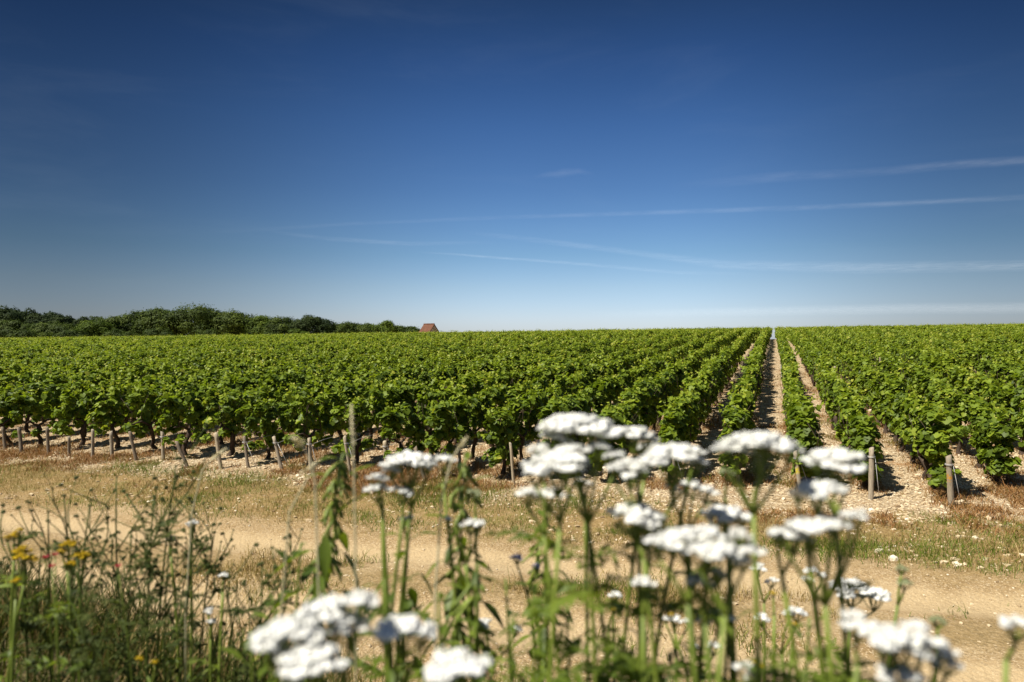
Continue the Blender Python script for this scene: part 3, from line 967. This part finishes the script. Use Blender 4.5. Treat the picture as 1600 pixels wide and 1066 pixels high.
g.add(*blades(np.stack((x, y, zt - .01), 1), hh, RNG.uniform(.004, .009, n), RNG.normal(0, 1, (n, 2)) + np.array((.3, .1)), RNG.uniform(.1, .9, n), tint))
tag(g.build("verge_grass", M['verge']), "tall rough grass on the roadside bank, thickest at bottom left", "grass", kind="stuff")

# ------------------------------------------------------------------ flowers and weeds of the verge
def stem_curve(a, b, k=8, sag=.03):
    a, b = np.asarray(a, float), np.asarray(b, float)
    t = np.linspace(0, 1, k)[:, None]
    L = np.linalg.norm(b - a)
    w1 = RNG.normal(0, sag * L, 3) * np.array((1, 1, .2))
    return a + (b - a) * t + w1 * np.sin(t * np.pi) + np.array((0, 0, .04 * L)) * (t - t * t)


def floret_head(m, c, w, r_f=.0042, dome=.30, dens=1.0, tilt=None):
    """a flat-topped corymb: sub-clusters of florets on a low dome; returns the sub-cluster centres"""
    R = w / 2
    w = w * 1.03; R = w / 2
    nsub = max(6, int(17 * dens * min(1.3, (w / .085) ** 1.2)))
    subs = []
    tl = RNG.normal(0, .10, 2) if tilt is None else tilt
    for i in range(nsub):
        rr = R * math.sqrt((i + .5) / nsub) * .86
        a = i * 2.39996 + RNG.normal(0, .25)
        dx, dy = rr * math.cos(a), rr * math.sin(a)
        dz = 1.25 * dome * R * (1 - (rr / R) ** 2) + RNG.normal(0, .015 * R) + tl[0] * dx + tl[1] * dy
        subs.append((dx, dy, dz))
    P, Nn, S = [], [], []
    for (dx, dy, dz) in subs:
        k = int(RNG.integers(24, 34))
        rs = R * RNG.uniform(.32, .48)
        # the closed surface of the little dome the florets sit on
        th = np.linspace(0, 2 * np.pi, 9, endpoint=False)
        wob = RNG.uniform(.88, 1.1, 9)
        cap = [(c[0] + dx, c[1] + dy, c[2] + dz + .10 * rs)]
        for fr_, hz in ((.6, .06), (1.0, -.08), (.8, -.22)):
            cap += [(c[0] + dx + rs * fr_ * wob[j] * math.cos(th[j]), c[1] + dy + rs * fr_ * wob[j] * math.sin(th[j]), c[2] + dz + hz * rs) for j in range(9)]
        ct = [(0, 1 + j, 1 + (j + 1) % 9) for j in range(9)]
        for g_ in (0, 9):
            for j in range(9):
                p_, q_ = 1 + g_ + j, 1 + g_ + (j + 1) % 9
                ct += [(p_, p_ + 9, q_ + 9), (p_, q_ + 9, q_)]
        m.add(cap, ct, RNG.uniform(.3, .9))
        rr = rs * np.sqrt(RNG.uniform(0, 1, k)); a = RNG.uniform(0, 6.28, k)
        px_, py_ = rr * np.cos(a), rr * np.sin(a)
        P.append(np.stack((c[0] + dx + px_, c[1] + dy + py_, c[2] + dz + .03 * rs + .09 * rs * (1 - (rr / rs) ** 2) + RNG.normal(0, .0012, k)), 1))
        Nn.append(np.stack(((dx + px_ * .4) / R * .55, (dy + py_ * .4) / R * .55, np.ones(k)), 1) + RNG.normal(0, .12, (k, 3)))
        S.append(RNG.uniform(.8, 1.25, k) * min(.0050, .06 * w))
    P = np.concatenate(P)
    m.sheets(FLORET, P, np.concatenate(Nn), RNG.normal(0, 1, P.shape), np.concatenate(S), np.clip(RNG.normal(.6, .25, len(P)), 0, 1))
    return [np.array(c) + np.array(s) for s in subs]


def feather_leaf(m, base, direction, L, tint):
    """narrow feathery leaf: a midrib with paired leaflets"""
    d = np.asarray(direction, float); d /= np.linalg.norm(d)
    t = np.linspace(.1, 1, 9)
    mid = np.asarray(base) + d * (t * L)[:, None] + np.array((0, 0, -.35 * L)) * (t ** 2)[:, None]
    m.tube(np.vstack((base, mid)), np.linspace(.0016, .0006, 10), 4, tint, False)
    s = np.cross(d, (0, 0, 1)); s /= np.linalg.norm(s) + 1e-9
    for sg in (-1, 1):
        tip = sg * s + d * .6 + RNG.normal(0, .15, (9, 3))
        m.sheets(LANCE, mid, np.tile((0, 0, 1.0), (9, 1)) + RNG.normal(0, .4, (9, 3)), tip, L * .34 * (1 - .7 * t) + .005, np.full(9, tint))


def yarrow(label, d, heads, base_px=None, leaves=24, mat='white', cat="flower", name="yarrow_plant", group="white yarrow on the verge", dome=.40):
    """heads: (photo x, photo y, photo width) or with a 4th value, an extra distance"""
    H = [(ray(h[0], h[1], d + (h[3] if len(h) > 3 else 0)), h[2] / F * (d + (h[3] if len(h) > 3 else 0))) for h in heads]
    cxy = np.mean([p for p, _ in H], 0)
    if base_px is None:
        bx, by = cxy[0] + RNG.normal(0, .05), cxy[1] + RNG.normal(.02, .05)
    else:
        bx, by = (base_px - 800) / F * d, d + RNG.normal(.02, .03)
    base = np.array((bx, by, gz(bx, by)))
    o = empty(name, base, label, cat, group)
    zmin = min(p[2] for p, _ in H)
    spread = max(np.linalg.norm((p - cxy)[:2]) for p, _ in H)
    fork = np.array((cxy[0] * .85 + bx * .15, cxy[1] * .85 + by * .15, max(zmin - .035 - .9 * spread, base[2] + .12)))
    sm, lm = MB(), MB()
    main = stem_curve(base, fork, 10) - base
    sm.tube(main, np.linspace(.0038, .0026, 10), 6, RNG.uniform(.2, .8))
    for p, wd in H:
        br = stem_curve(fork, p - np.array((0, 0, wd * .48)), 6, .03) - base
        br[0] = main[-1]
        sm.tube(br, np.linspace(.0024, .0018, 6), 5, RNG.uniform(.2, .8))
        hm = MB()
        subs = floret_head(hm, p - base, wd, dome=dome)
        for s in subs:
            e = br[-1]
            sm.tube([e, e * .45 + s * .55 + np.array((0, 0, -.10 * wd)), s - np.array((0, 0, .004))], (.0013, .001, .0012), 4, RNG.uniform(.2, .9), False)
        hm.build("flower_head", M[mat], o)
    L = np.linalg.norm(main[-1])
    for i in range(leaves):
        t = RNG.uniform(.0, 1.0) ** 1.4 * .92 + .03
        p = main[min(9, int(t * 9))]
        a = RNG.uniform(0, 6.28)
        feather_leaf(lm, p, (math.cos(a), math.sin(a), RNG.uniform(.2, .9)), RNG.uniform(.07, .14) * (1.25 - .6 * t), RNG.uniform(.2, .9))
    sm.build("stem", M['stem'], o)
    if leaves:
        lm.build("foliage", M['weed'], o)
    return o


yarrow("tall yarrow with broad flat white heads, topmost of the central white cluster", .88, [(905, 682, 118), (870, 688, 50), (940, 676, 52)], 940)
yarrow("white yarrow head just right of the topmost broad head, drooping right end", .90, [(992, 684, 58), (1012, 690, 30)], 965)
yarrow("small rounded white yarrow head at the left end of the central cluster", .88, [(845, 706, 40)], 880)
yarrow("yarrow with overlapping white heads in the middle of the central cluster", .84, [(895, 708, 52), (880, 730, 40, .03), (935, 702, 34), (960, 718, 46)], 935)
yarrow("wide tilted white yarrow head low on the left of the central cluster", .80, [(873, 733, 92), (838, 744, 38), (900, 724, 40)], 905)
yarrow("slim white yarrow head beside the small grey post top", .95, [(1018, 706, 46), (1002, 700, 16)], 990)
yarrow("long arched white yarrow head in front of the grey post right of centre", .80, [(1052, 722, 90), (985, 738, 60), (1088, 724, 34), (958, 734, 28)], 990)
yarrow("small white yarrow head right above the long arched head", .92, [(1082, 708, 34)], 1050)
yarrow("pair of white yarrow heads below the central cluster at its left", .86, [(825, 774, 38), (858, 779, 48)], 900)
yarrow("tiny loose white yarrow head under the central cluster's middle", 1.0, [(905, 755, 22), (918, 757, 14)], 930, 4)
yarrow("largest flat white yarrow head on a thick stem, right of centre", .72, [(1190, 703, 96), (1232, 706, 40), (1150, 708, 46), (1128, 703, 34), (1200, 692, 50)], 1180)
yarrow("flat white yarrow head reaching towards the silver grey post", .76, [(1305, 727, 82), (1275, 726, 30), (1335, 730, 30)], 1270)
yarrow("round white yarrow head right of the large flat one, below post level", .72, [(1280, 774, 76), (1246, 774, 28)], 1290)
yarrow("row of three small white yarrow heads below the long arched head", .92, [(1052, 765, 24), (1082, 763, 38), (1102, 770, 38)], 1060)
yarrow("tiny cream yarrow bud head above a white head at right of centre", .95, [(1115, 791, 26)], 1100, 3, 'bud')
yarrow("small cream yarrow bud head left below the largest flat head", .95, [(1135, 741, 24)], 1140, 3, 'bud')
yarrow("low wide white yarrow head, edge on, between two bigger groups", .85, [(1138, 813, 70), (1160, 816, 34), (1118, 812, 30)], 1150)
yarrow("single domed white yarrow head standing clear over the pale track", .80, [(998, 815, 80), (1016, 810, 40)], 985, dome=.45)
yarrow("big white yarrow with heaped heads in the lower right middle", .66, [(1072, 848, 76), (1030, 852, 46), (1105, 838, 50)], 1105, dome=.4)
yarrow("big white yarrow heads touching the heaped ones on their right side", .64, [(1120, 872, 84), (1098, 868, 60), (1160, 866, 60), (1155, 838, 36)], 1130, dome=.4)
yarrow("white yarrow head hanging low beneath the big heaped heads", .66, [(1092, 912, 40), (1112, 902, 44)], 1115)
yarrow("small round white yarrow head alone over the track, below the domed one", .78, [(1005, 913, 36)], 1000, 4)
yarrow("shaded wide yarrow head on the right, bluish in its own shadow", .70, [(1270, 824, 80), (1228, 836, 50), (1300, 816, 46), (1330, 806, 40), (1345, 800, 20)], 1285, dome=.15)
yarrow("white yarrow head left below the shaded wide head", .76, [(1215, 838, 34), (1240, 842, 52)], 1215)
yarrow("flat white yarrow seen edge on at right, over the bare track", 1.45, [(1330, 925, 56), (1365, 934, 46), (1310, 918, 24)], 1305)
yarrow("small pale bunch of yarrow just above the edge on flat head", 1.35, [(1268, 894, 22), (1262, 906, 18), (1284, 900, 16)], 1275, 4)
yarrow("small white yarrow low among stems right of centre", 1.5, [(1185, 889, 26), (1205, 910, 20)], 1195, 4)
yarrow("grey white yarrow head in shade among the crowded stems", .85, [(1122, 970, 46), (1098, 972, 24)], 1120)
yarrow("little white yarrow low on the right of the crowded stems", 1.4, [(1245, 958, 30), (1190, 967, 24), (1232, 960, 18)], 1225, 5)
yarrow("little white yarrow near the bottom between the crowded stems", 1.3, [(1115, 1012, 26), (1085, 1010, 14)], 1105, 5)
yarrow("tiny white yarrow head beside the pale track in the bottom middle", 1.4, [(961, 931, 20)], 950, 3)
yarrow("loose white yarrow at the left rim of the crowded stems, low down", 1.3, [(1055, 969, 22), (1075, 972, 15), (1040, 968, 14)], 1050, 4)
yarrow("pale yarrow head cut by the bottom edge right of centre", .75, [(1165, 1048, 36), (1175, 1060, 24)], 1165, 4)
yarrow("wide white yarrow head topping the left flower group by the brown leaning post", 1.05, [(640, 730, 76), (612, 736, 30), (668, 731, 24)], 650)
yarrow("upper of two small white heads left of the wide left head", 1.08, [(590, 750, 32)], 625, 3)
yarrow("lower of two small white heads left of the wide left head", 1.08, [(590, 767, 38)], 630, 3)
yarrow("round white yarrow head under the wide left head", 1.05, [(628, 771, 36)], 640, 4)
yarrow("tilted small white yarrow head beside the green grass spike", 1.12, [(693, 722, 35)], 690, 4)
yarrow("cream half open yarrow head right of the left flower group", 1.1, [(743, 772, 24)], 740, 3, 'bud')
yarrow("cream yarrow with thin white rim in front of the second nettle", 1.05, [(735, 822, 32), (748, 820, 22), (700, 812, 14)], 735, 4)
yarrow("tiny pale yarrow below the left flower group", 1.1, [(630, 812, 14), (641, 809, 12)], 640, 3)
yarrow("big blurred white yarrow heads in the bottom left, upper part of the heap", .60, [(560, 944, 62), (512, 972, 92), (545, 985, 60)], 540, dome=.42)
yarrow("big blurred white yarrow heads in the bottom left, left part of the heap", .58, [(445, 1000, 90), (425, 1018, 60), (480, 990, 60)], 480, dome=.42)
yarrow("big blurred white yarrow head cut by the bottom edge at left", .56, [(488, 1043, 96), (462, 1050, 50)], 500, dome=.42)
yarrow("wide white yarrow head standing right of the bottom left heap", .62, [(632, 988, 84), (600, 992, 40), (660, 990, 46)], 635, dome=.32)
yarrow("shaded bluish yarrow head with bright rim at the bottom left of centre", .58, [(708, 1042, 90), (748, 1036, 36), (690, 1052, 50)], 720, dome=.2)
yarrow("small white yarrow at the left of the bare track's lower middle", 1.25, [(757, 976, 26), (742, 972, 18), (805, 985, 20)], 765, 5)
yarrow("rounded white yarrow head at the upper left of the bottom right group", .62, [(1338, 978, 56)], 1350, 5, dome=.45)
yarrow("biggest white yarrow heads of the bottom right group", .58, [(1390, 1006, 90), (1435, 994, 62), (1410, 1018, 70), (1462, 1022, 54), (1478, 1038, 40)], 1405, dome=.38)
yarrow("white yarrow head cut by the bottom edge at right", .58, [(1402, 1060, 62)], 1405, 4, dome=.4)
yarrow("white yarrow head at the right edge of the picture", .66, [(1586, 980, 50)], 1560, 5)
yarrow("unopened green yarrow bud pair over the bare track at right", 1.15, [(1413, 912, 22), (1408, 890, 18)], 1375, 4, 'bud')
yarrow("single green bud head at the upper right of the bottom right group", .95, [(1465, 972, 24)], 1485, 3, 'bud')

# nettles with drooping leaves and hanging tassels
def nettle(label, tx, ty, bx, d, leaf=.062, tassel=True, name="nettle_plant"):
    top = ray(tx, ty, d); X0 = (bx - 800) / F * d
    base = np.array((X0, d + .02, gz(X0, d + .02)))
    o = empty(name, base, label, "nettle" if name == "nettle_plant" else "weed", "nettles on the verge" if name == "nettle_plant" else None)
    st_ = stem_curve((0, 0, 0), top - base, 14, .02)
    m = MB(); m.tube(st_, np.linspace(.0042, .0018, 14), 6, .3); m.build("stem", M['stem'], o)
    H = np.linalg.norm(top - base)
    nn = int(H / .034)
    lf, ts = MB(), MB()
    for i in range(nn):
        t = (i + .5) / nn
        p = st_[0] + (st_[-1] - st_[0]) * t
        j = t * 13; a0 = int(j); p = st_[a0] * (1 - j + a0) + st_[min(13, a0 + 1)] * (j - a0)
        L = leaf * (1.25 - .85 * t) * RNG.uniform(.8, 1.25)
        for s in (0, math.pi):
            if RNG.uniform() < .15 and tassel:
                continue
            a = i * math.pi / 2 + s + RNG.normal(0, .2)
            out = np.array((math.cos(a), math.sin(a), 0))
            pet = p + out * (.012 + .070 * (1 - t)) * RNG.uniform(.6, 1.2) + np.array((0, 0, .010))
            lf.tube([p, pet], .0010, 4, .5, False)
            droop = RNG.uniform(.3, 1.5) if t < .85 else RNG.uniform(-.8, .4)
            lf.sheets(BROAD, [pet], [out * droop + np.array((0, 0, 1.0)) + RNG.normal(0, .2, 3)], [out - np.array((0, 0, droop))], [L * 1.0], [RNG.uniform(.05, .75)])
            if tassel and t > .25:
                for _ in range(4):
                    Lt = RNG.uniform(.03, .062) * (1.2 - .6 * t)
                    q_ = p + out * .006
                    e = q_ + np.array((RNG.normal(0, .014), RNG.normal(0, .014), -Lt)) + out * .014
                    pts = stem_curve(q_, e, 6, .08)
                    ts.tube(pts, .0026 * RNG.uniform(.6, 1.5, 6), 5, RNG.uniform(0, .8), True, .4)
    lf.build("foliage", M['weed'], o)
    if tassel and ts.n:
        ts.build("blossoms", M['stem'], o)


nettle("tallest nettle with hanging tassels, left of the white flower group", 536, 708, 505, 1.2, .115)
nettle("nettle with drooping leaves right of the left white flower group", 727, 715, 725, 1.15, .092)
nettle("leafy nettle below the wide left white head, no tassels", 640, 800, 632, 1.15, .085, False)
nettle("thin nettle beside the long leaf over the pale track", 852, 805, 830, 1.35, .075)
nettle("low broad leaved nettle at the foot of the tallest nettle", 470, 850, 455, 1.2, .10, False)
nettle("nettle in the bottom middle with one big curled leaf", 835, 930, 845, .95, .085, False)
nettle("low nettle between the bottom left heap and the shaded head", 600, 905, 605, .9, .060, False)
nettle("dark leafy nettle behind the shaded bottom flower head", 745, 880, 760, 1.0, .062, True)
nettle("nettle shoot left of the bottom left white heap, leaning over the bank", 425, 930, 430, 1.1, .075, False)
nettle("nettle between the second nettle and the crowded yarrow stems", 790, 905, 795, 1.05, .070, False)
nettle("nettle shoot right of the shaded bottom flower head", 800, 965, 805, .85, .065, False)
nettle("nettle just right of the wide flower head of the bottom left", 685, 925, 690, .95, .070, False)
nettle("leafy nettle at the right of the nettle in the bottom middle", 885, 950, 890, .9, .065, False)
nettle("leafy nettle half hidden in the crowded yarrow stems", 1140, 955, 1140, .95, .062, False)
nettle("low nettle under the upper left head of the bottom right group", 1320, 1000, 1322, .85, .055, False)
nettle("sprawling pale leafed weed at the bottom right of the left bank", 392, 985, 395, .95, .075, False, "leafy_weed")
nettle("leafy weed at the bottom edge between the crowded yarrow stems", 1010, 985, 1015, .9, .05, False, "leafy_weed")
nettle("leafy green weed filling the foot of the crowded yarrow stems", 1265, 965, 1262, .95, .05, False, "leafy_weed")

# wiry branching weeds with small seed heads at the left
def wiry(label, tx, ty, bx, d, spread=.16, heads='bud', n=7, headw=.010, name="wild_carrot"):
    top = ray(tx, ty, d); X0 = (bx - 800) / F * d
    base = np.array((X0, d + .03, gz(X0, d + .03)))
    o = empty(name, base, label, "weed", "wiry weeds on the left verge" if name == "wild_carrot" else None)
    st_ = stem_curve((0, 0, 0), top - base, 12, .03)
    m, lf = MB(), MB()
    m.tube(st_, np.linspace(.0036, .0016, 12), 5, .3)
    H = np.linalg.norm(top - base)
    ends = [(st_[-1], st_[-1] - st_[-2])]
    for i in range(n):
        t = RNG.uniform(.30, .92); p = st_[int(t * 11)]
        a = RNG.uniform(0, 6.28)
        L = spread * RNG.uniform(.6, 1.3) * (1.35 - .6 * t)
        e = p + np.array((math.cos(a) * L * .65, math.sin(a) * L * .4, L * RNG.uniform(.7, 1.2)))
        br = stem_curve(p, e, 6, .08)
        m.tube(br, np.linspace(.0020, .0011, 6), 4, RNG.uniform(.1, .6))
        ends.append((e, br[-1] - br[-2]))
        for _ in range(2):
            q_ = br[RNG.integers(1, 5)]
            e2 = q_ + np.array((RNG.normal(0, .035), RNG.normal(0, .03), RNG.uniform(.03, .09)))
            m.tube(stem_curve(q_, e2, 4, .08), np.linspace(.0013, .0009, 4), 4, .4); ends.append((e2, e2 - q_))
        for _ in range(2):
            feather_leaf(lf, p if RNG.uniform() < .6 else br[2], (math.cos(a + RNG.normal(0, .5)), math.sin(a), RNG.uniform(.1, .8)), RNG.uniform(.03, .07), RNG.uniform(.1, .8))
    m.build("stem", M['stem_dark'], o); lf.build("foliage", M['weed_dark'], o)
    for e, dv in ends:
        h_ = link("seed_head", SEED[RNG.integers(len(SEED))], o)
        h_.location = e; h_.scale = [headw / .010 * RNG.uniform(.28, .75)] * 3
        h_.rotation_euler = (RNG.normal(0, .4), RNG.normal(0, .4), RNG.uniform(0, 6))


SEED = []
for _ in range(5):
    hd_ = MB()
    dd = runit(22); dd[:, 2] = np.abs(dd[:, 2]) - .2
    hd_.sheets(FLORET, dd * .008 * np.array((1, 1, .7)), dd, RNG.normal(0, 1, (22, 3)), .010 * RNG.uniform(.3, .55, 22), RNG.uniform(0, .8, 22))
    SEED.append(mesh_from("seed_head", np.concatenate(hd_.V), np.concatenate(hd_.T), np.concatenate(hd_.A), M['weed_dark']))
WIRY = [(275, 728, 232, 1.75, "tallest wiry weed on the left bank, reaching the row end posts"),
        (182, 745, 215, 1.8, "wiry weed with knobbly heads left of the tallest one"),
        (240, 775, 222, 1.6, "thin wiry weed crossing in front of the tallest one"),
        (100, 775, 118, 1.7, "wiry weed above the yellow flowers on the left"),
        (140, 790, 160, 1.6, "curving wiry weed between the yellow flowers and the tallest weed"),
        (305, 800, 260, 1.7, "wiry weed leaning right beside the pale track on the left"),
        (335, 832, 300, 1.75, "bare thin weed stem at the right side of the left bank"),
        (75, 800, 70, 1.75, "wiry weed near the left edge behind yellow flowers"),
        (205, 830, 190, 1.5, "low branching weed in the middle of the left bank"),
        (265, 850, 270, 1.5, "bushy branching weed right of the middle of the left bank"),
        (350, 905, 330, 1.5, "short wiry weed at the right rim of the left bank"),
        (30, 840, 22, 1.6, "weed at the left picture edge beside yellow flowers"),
        (410, 880, 410, 1.5, "small wiry weed standing on the track's near edge"),
        (120, 870, 130, 1.3, "dark branching weed low on the left bank")]
for (tx, ty, bx, d, lab) in WIRY:
    wiry(lab, tx, ty, bx, d, n=9)
yarrow("small white umbel on the left, floating over the pale track's left part", 1.6, [(301, 819, 18), (297, 822, 10)], 285, 3, name="wild_carrot", cat="weed", group="small white umbels at left")
yarrow("second small white umbel below the upper one, left of the bare track", 1.6, [(266, 842, 14), (270, 844, 8)], 262, 3, name="wild_carrot", cat="weed", group="small white umbels at left")
yarrow("tiny white umbel at the right rim of the left bank", 1.5, [(349, 900, 14)], 345, 3, name="wild_carrot", cat="weed", group="small white umbels at left")
yarrow("low white umbel on the right slope of the left bank", 1.45, [(326, 956, 14), (330, 972, 14)], 325, 3, name="wild_carrot", cat="weed", group="small white umbels at left")
yarrow("pale lilac flower beside the thin nettle on the bare track", 1.2, [(808, 873, 20), (838, 886, 14)], 830, 3, 'lilac', "flower", "lilac_flower", None)

RAG = dict(mat='yellow', cat="flower", name="ragwort_plant", group="yellow ragwort at the left edge", dome=.5)
yarrow("yellow ragwort cluster below the wiry weed at far left", 1.45, [(22, 838, 16), (12, 842, 12), (30, 830, 12)], 20, 5, **RAG)
yarrow("broad yellow ragwort cluster left of the red flowers", 1.4, [(38, 870, 26), (28, 864, 18), (50, 876, 18), (36, 858, 14)], 40, 6, **RAG)
yarrow("bright yellow ragwort right of the red flowers, upper cluster", 1.4, [(107, 853, 22), (98, 862, 14)], 112, 5, **RAG)
yarrow("yellow ragwort right of the red flowers, lower cluster", 1.4, [(122, 872, 26), (112, 882, 16), (134, 868, 14)], 122, 5, **RAG)
yarrow("single low yellow ragwort near the left edge", 1.35, [(25, 909, 14)], 25, 4, **RAG)
for i, (fx, fy, lab) in enumerate(((958, 953, "tiny yellow flower between yarrow stems, leftmost of the low ones"), (1049, 962, "tiny yellow flower beside the loose white yarrow"),
                                   (1179, 1036, "tiny yellow flower by the bottom edge among stems"), (1190, 1042, "lowest tiny yellow flower among the crowded stems"),
                                   (1241, 977, "tiny orange yellow flower right of the crowded stems"), (1208, 928, "tiny yellow flower at the upper right of the crowded stems"),
                                   (242, 1036, "tiny yellow flower low on the left bank's dark grass"), (218, 1030, "second tiny yellow flower deep in the left bank's grass"))):
    yarrow(lab, 1.2, [(fx, fy, 10)], None, 2, 'yellow', "flower", "hawkbit_flower", "tiny yellow flowers in the verge", .5)


def poppy(label, fx, fy, d):
    p = ray(fx, fy, d); b = np.array((p[0] + .02, p[1] + .02, gz(p[0] + .02, p[1] + .02)))
    o = empty("red_flower", b, label, "flower", "small red flowers at the left")
    m = MB(); m.tube(stem_curve((0, 0, 0), p - b, 8, .03), .0014, 5, .3); m.build("stem", M['stem'], o)
    f = MB()
    a = np.arange(5) * 1.2566
    out = np.stack((np.cos(a), np.sin(a), np.full(5, .5)), 1)
    f.sheets(LANCE, np.tile(p - b, (5, 1)), np.stack((-np.cos(a) * .4, -np.sin(a) * .4, np.ones(5)), 1), out, .010, RNG.uniform(0, 1, 5))
    f.sheets(DIAMOND, np.tile(p - b, (5, 1)) + out * .005, np.stack((-np.cos(a), -np.sin(a), np.ones(5)), 1), out, .008, RNG.uniform(0, 1, 5))
    f.build("petals", M['red'], o)


poppy("red flower between the two yellow ragwort clusters, brightest of the red ones", 81, 886, 1.38)
poppy("dull red flower above the brightest red one", 71, 872, 1.40)
poppy("dark red flower right of the upper yellow cluster's foot", 86, 868, 1.42)
poppy("small rust red flower in the middle of the left bank", 184, 886, 1.4)

# straw coloured and green grass spikes sticking up in front
def spike(label, pts, d, r=.004, mat='straw'):
    P = [ray(px, py, d) for px, py in pts]
    b = np.array((P[-1][0], P[-1][1], gz(P[-1][0], P[-1][1])))
    o = empty("grass_stalk", b, label, "grass stalk", "single grass stalks in front of the vines")
    P = np.array(P[::-1]) - b
    st_ = np.vstack((np.zeros((1, 3)), P))
    m = MB(); m.tube(st_, np.linspace(.0018, .0012, len(st_)), 5, .5); m.build("stem", M[mat], o)
    a, e = P[-2], P[-1]
    h = MB()
    k = 110
    t = RNG.uniform(0, 1, k)
    ax_ = (e - a) / np.linalg.norm(e - a)
    dirs = ax_ + RNG.normal(0, .35, (k, 3))
    h.sheets(LANCE, a + (e - a) * t[:, None] + RNG.normal(0, r * .35, (k, 3)), RNG.normal(0, .6, (k, 3)) + np.array((-.7, -.5, .5)), dirs, r * 3.0 * (1.1 - .7 * t), RNG.uniform(.2, 1, k))
    h.build("ear", M[mat], o)


spike("upright straw coloured grass ear rising in front of the vines", [(549, 632), (551, 690), (553, 735), (556, 900)], 1.05, .0024)
spike("bent straw grass ear drooping left, in front of the left posts", [(458, 684), (474, 698), (486, 722), (492, 752), (498, 930)], 1.0, .0032)
spike("leaning green grass spike beside the tilted small white head", [(730, 684), (716, 702), (706, 718), (690, 780), (680, 930)], 1.1, .0028)
spike("faint straw stalk arching left below the bent grass ear", [(468, 740), (498, 722), (480, 748), (452, 800), (440, 950)], 1.1, .003)
spike("pale stalk leaning right in front of the tall pale tan post", [(352, 702), (330, 718), (316, 735), (300, 800), (290, 950)], 1.5, .0035)

# ------------------------------------------------------------------ old aircraft trails high in the sky
def trail_mat(name, alpha):
    n = N(name)
    p = n.n("NewGeometry").outputs["Position"]
    mp = n.n("Mapping", {"Vector": p, "Scale": (.00016, .00016, .00016)}).outputs[0]
    f = n.noise(mp, 3.0, 6, .65)
    e = n.attr("tint")
    a = n.math('MULTIPLY', n.math('MULTIPLY', e, n.smooth(f, .30, .70, .25, 1.0)), alpha * .75)
    tl = n.n("BsdfTranslucent", {0: (.92, .94, .97, 1)}).outputs[0]
    tr = n.n("BsdfTransparent").outputs[0]
    n.t.links.new(n.n("MixShader", {0: a, 1: tr, 2: tl}).outputs[0], n.o.inputs[0])
    return n.m


def trail(label, pts, alpha):
    """pts: (photo x, photo y, width px, strength); a band of thin ice cloud 9 km up"""
    m = MB()
    pts = np.array(pts, float)
    k = 60
    s = np.linspace(0, len(pts) - 1, k)
    px, py, wd, st_ = (np.interp(s, np.arange(len(pts)), pts[:, i]) for i in range(4))
    py = py + np.convolve(RNG.normal(0, .8, k + 8), np.ones(9) / 9, 'valid')
    cols = np.linspace(-1, 1, 7)
    V, A = [], []
    for i in range(k):
        for c in cols:
            yy = py[i] + c * wd[i] * .6
            Yd = (9000 + 60 * c) / ((533 - yy) / F)
            V.append(((px[i] - 800) / F * Yd, Yd, 9000 + CAM[2] + 60 * c))
            A.append((1 - c * c) ** 1.5 * st_[i])
    T = []
    for i in range(k - 1):
        for j in range(6):
            a = i * 7 + j
            T += [(a, a + 1, a + 8), (a, a + 8, a + 7)]
    m.add(V, T, np.array(A))
    o = m.build("contrail", trail_mat("contrail_cloud", alpha))
    tag(o, label, "contrail", "old aircraft trails in the sky")
    o.visible_shadow = True


trail("longest straight white trail rising to the right edge, below the top trail", [(300, 366, 7, 0), (560, 349, 6, .35), (800, 340, 7, .45), (1080, 330, 8, .85), (1350, 321, 9, 1), (1680, 304, 10, 1)], .045)
trail("faint wide trail highest at the right edge of the sky", [(1040, 292, 14, 0), (1200, 278, 16, .5), (1400, 266, 14, .6), (1480, 258, 15, 1), (1680, 246, 15, 1)], .045)
trail("low broad trail nearly level above the right part of the vineyard", [(720, 362, 8, 0), (860, 378, 9, .6), (1000, 396, 10, .6), (1130, 414, 14, .8), (1350, 419, 18, 1), (1680, 414, 16, 1)], .065)
trail("thin trail sinking to the right, just above the low broad one's start", [(650, 394, 3, 0), (740, 400, 4, 1), (900, 412, 5, .8), (1060, 426, 6, .5), (1200, 430, 8, 0)], .065)
trail("short faint trail left of the picture centre under the longest trail", [(420, 362, 6, 0), (520, 374, 7, .7), (640, 381, 7, .7), (780, 379, 6, 0)], .05)
trail("small isolated cloud wisp above the sky's middle", [(830, 278, 6, 0), (880, 270, 14, 1), (905, 268, 10, .8), (930, 272, 5, 0)], .03)
trail("low pale cloud streak close above the vineyard at the right", [(900, 492, 10, 0), (1150, 487, 14, .7), (1400, 483, 16, 1), (1700, 480, 18, 1)], .10)
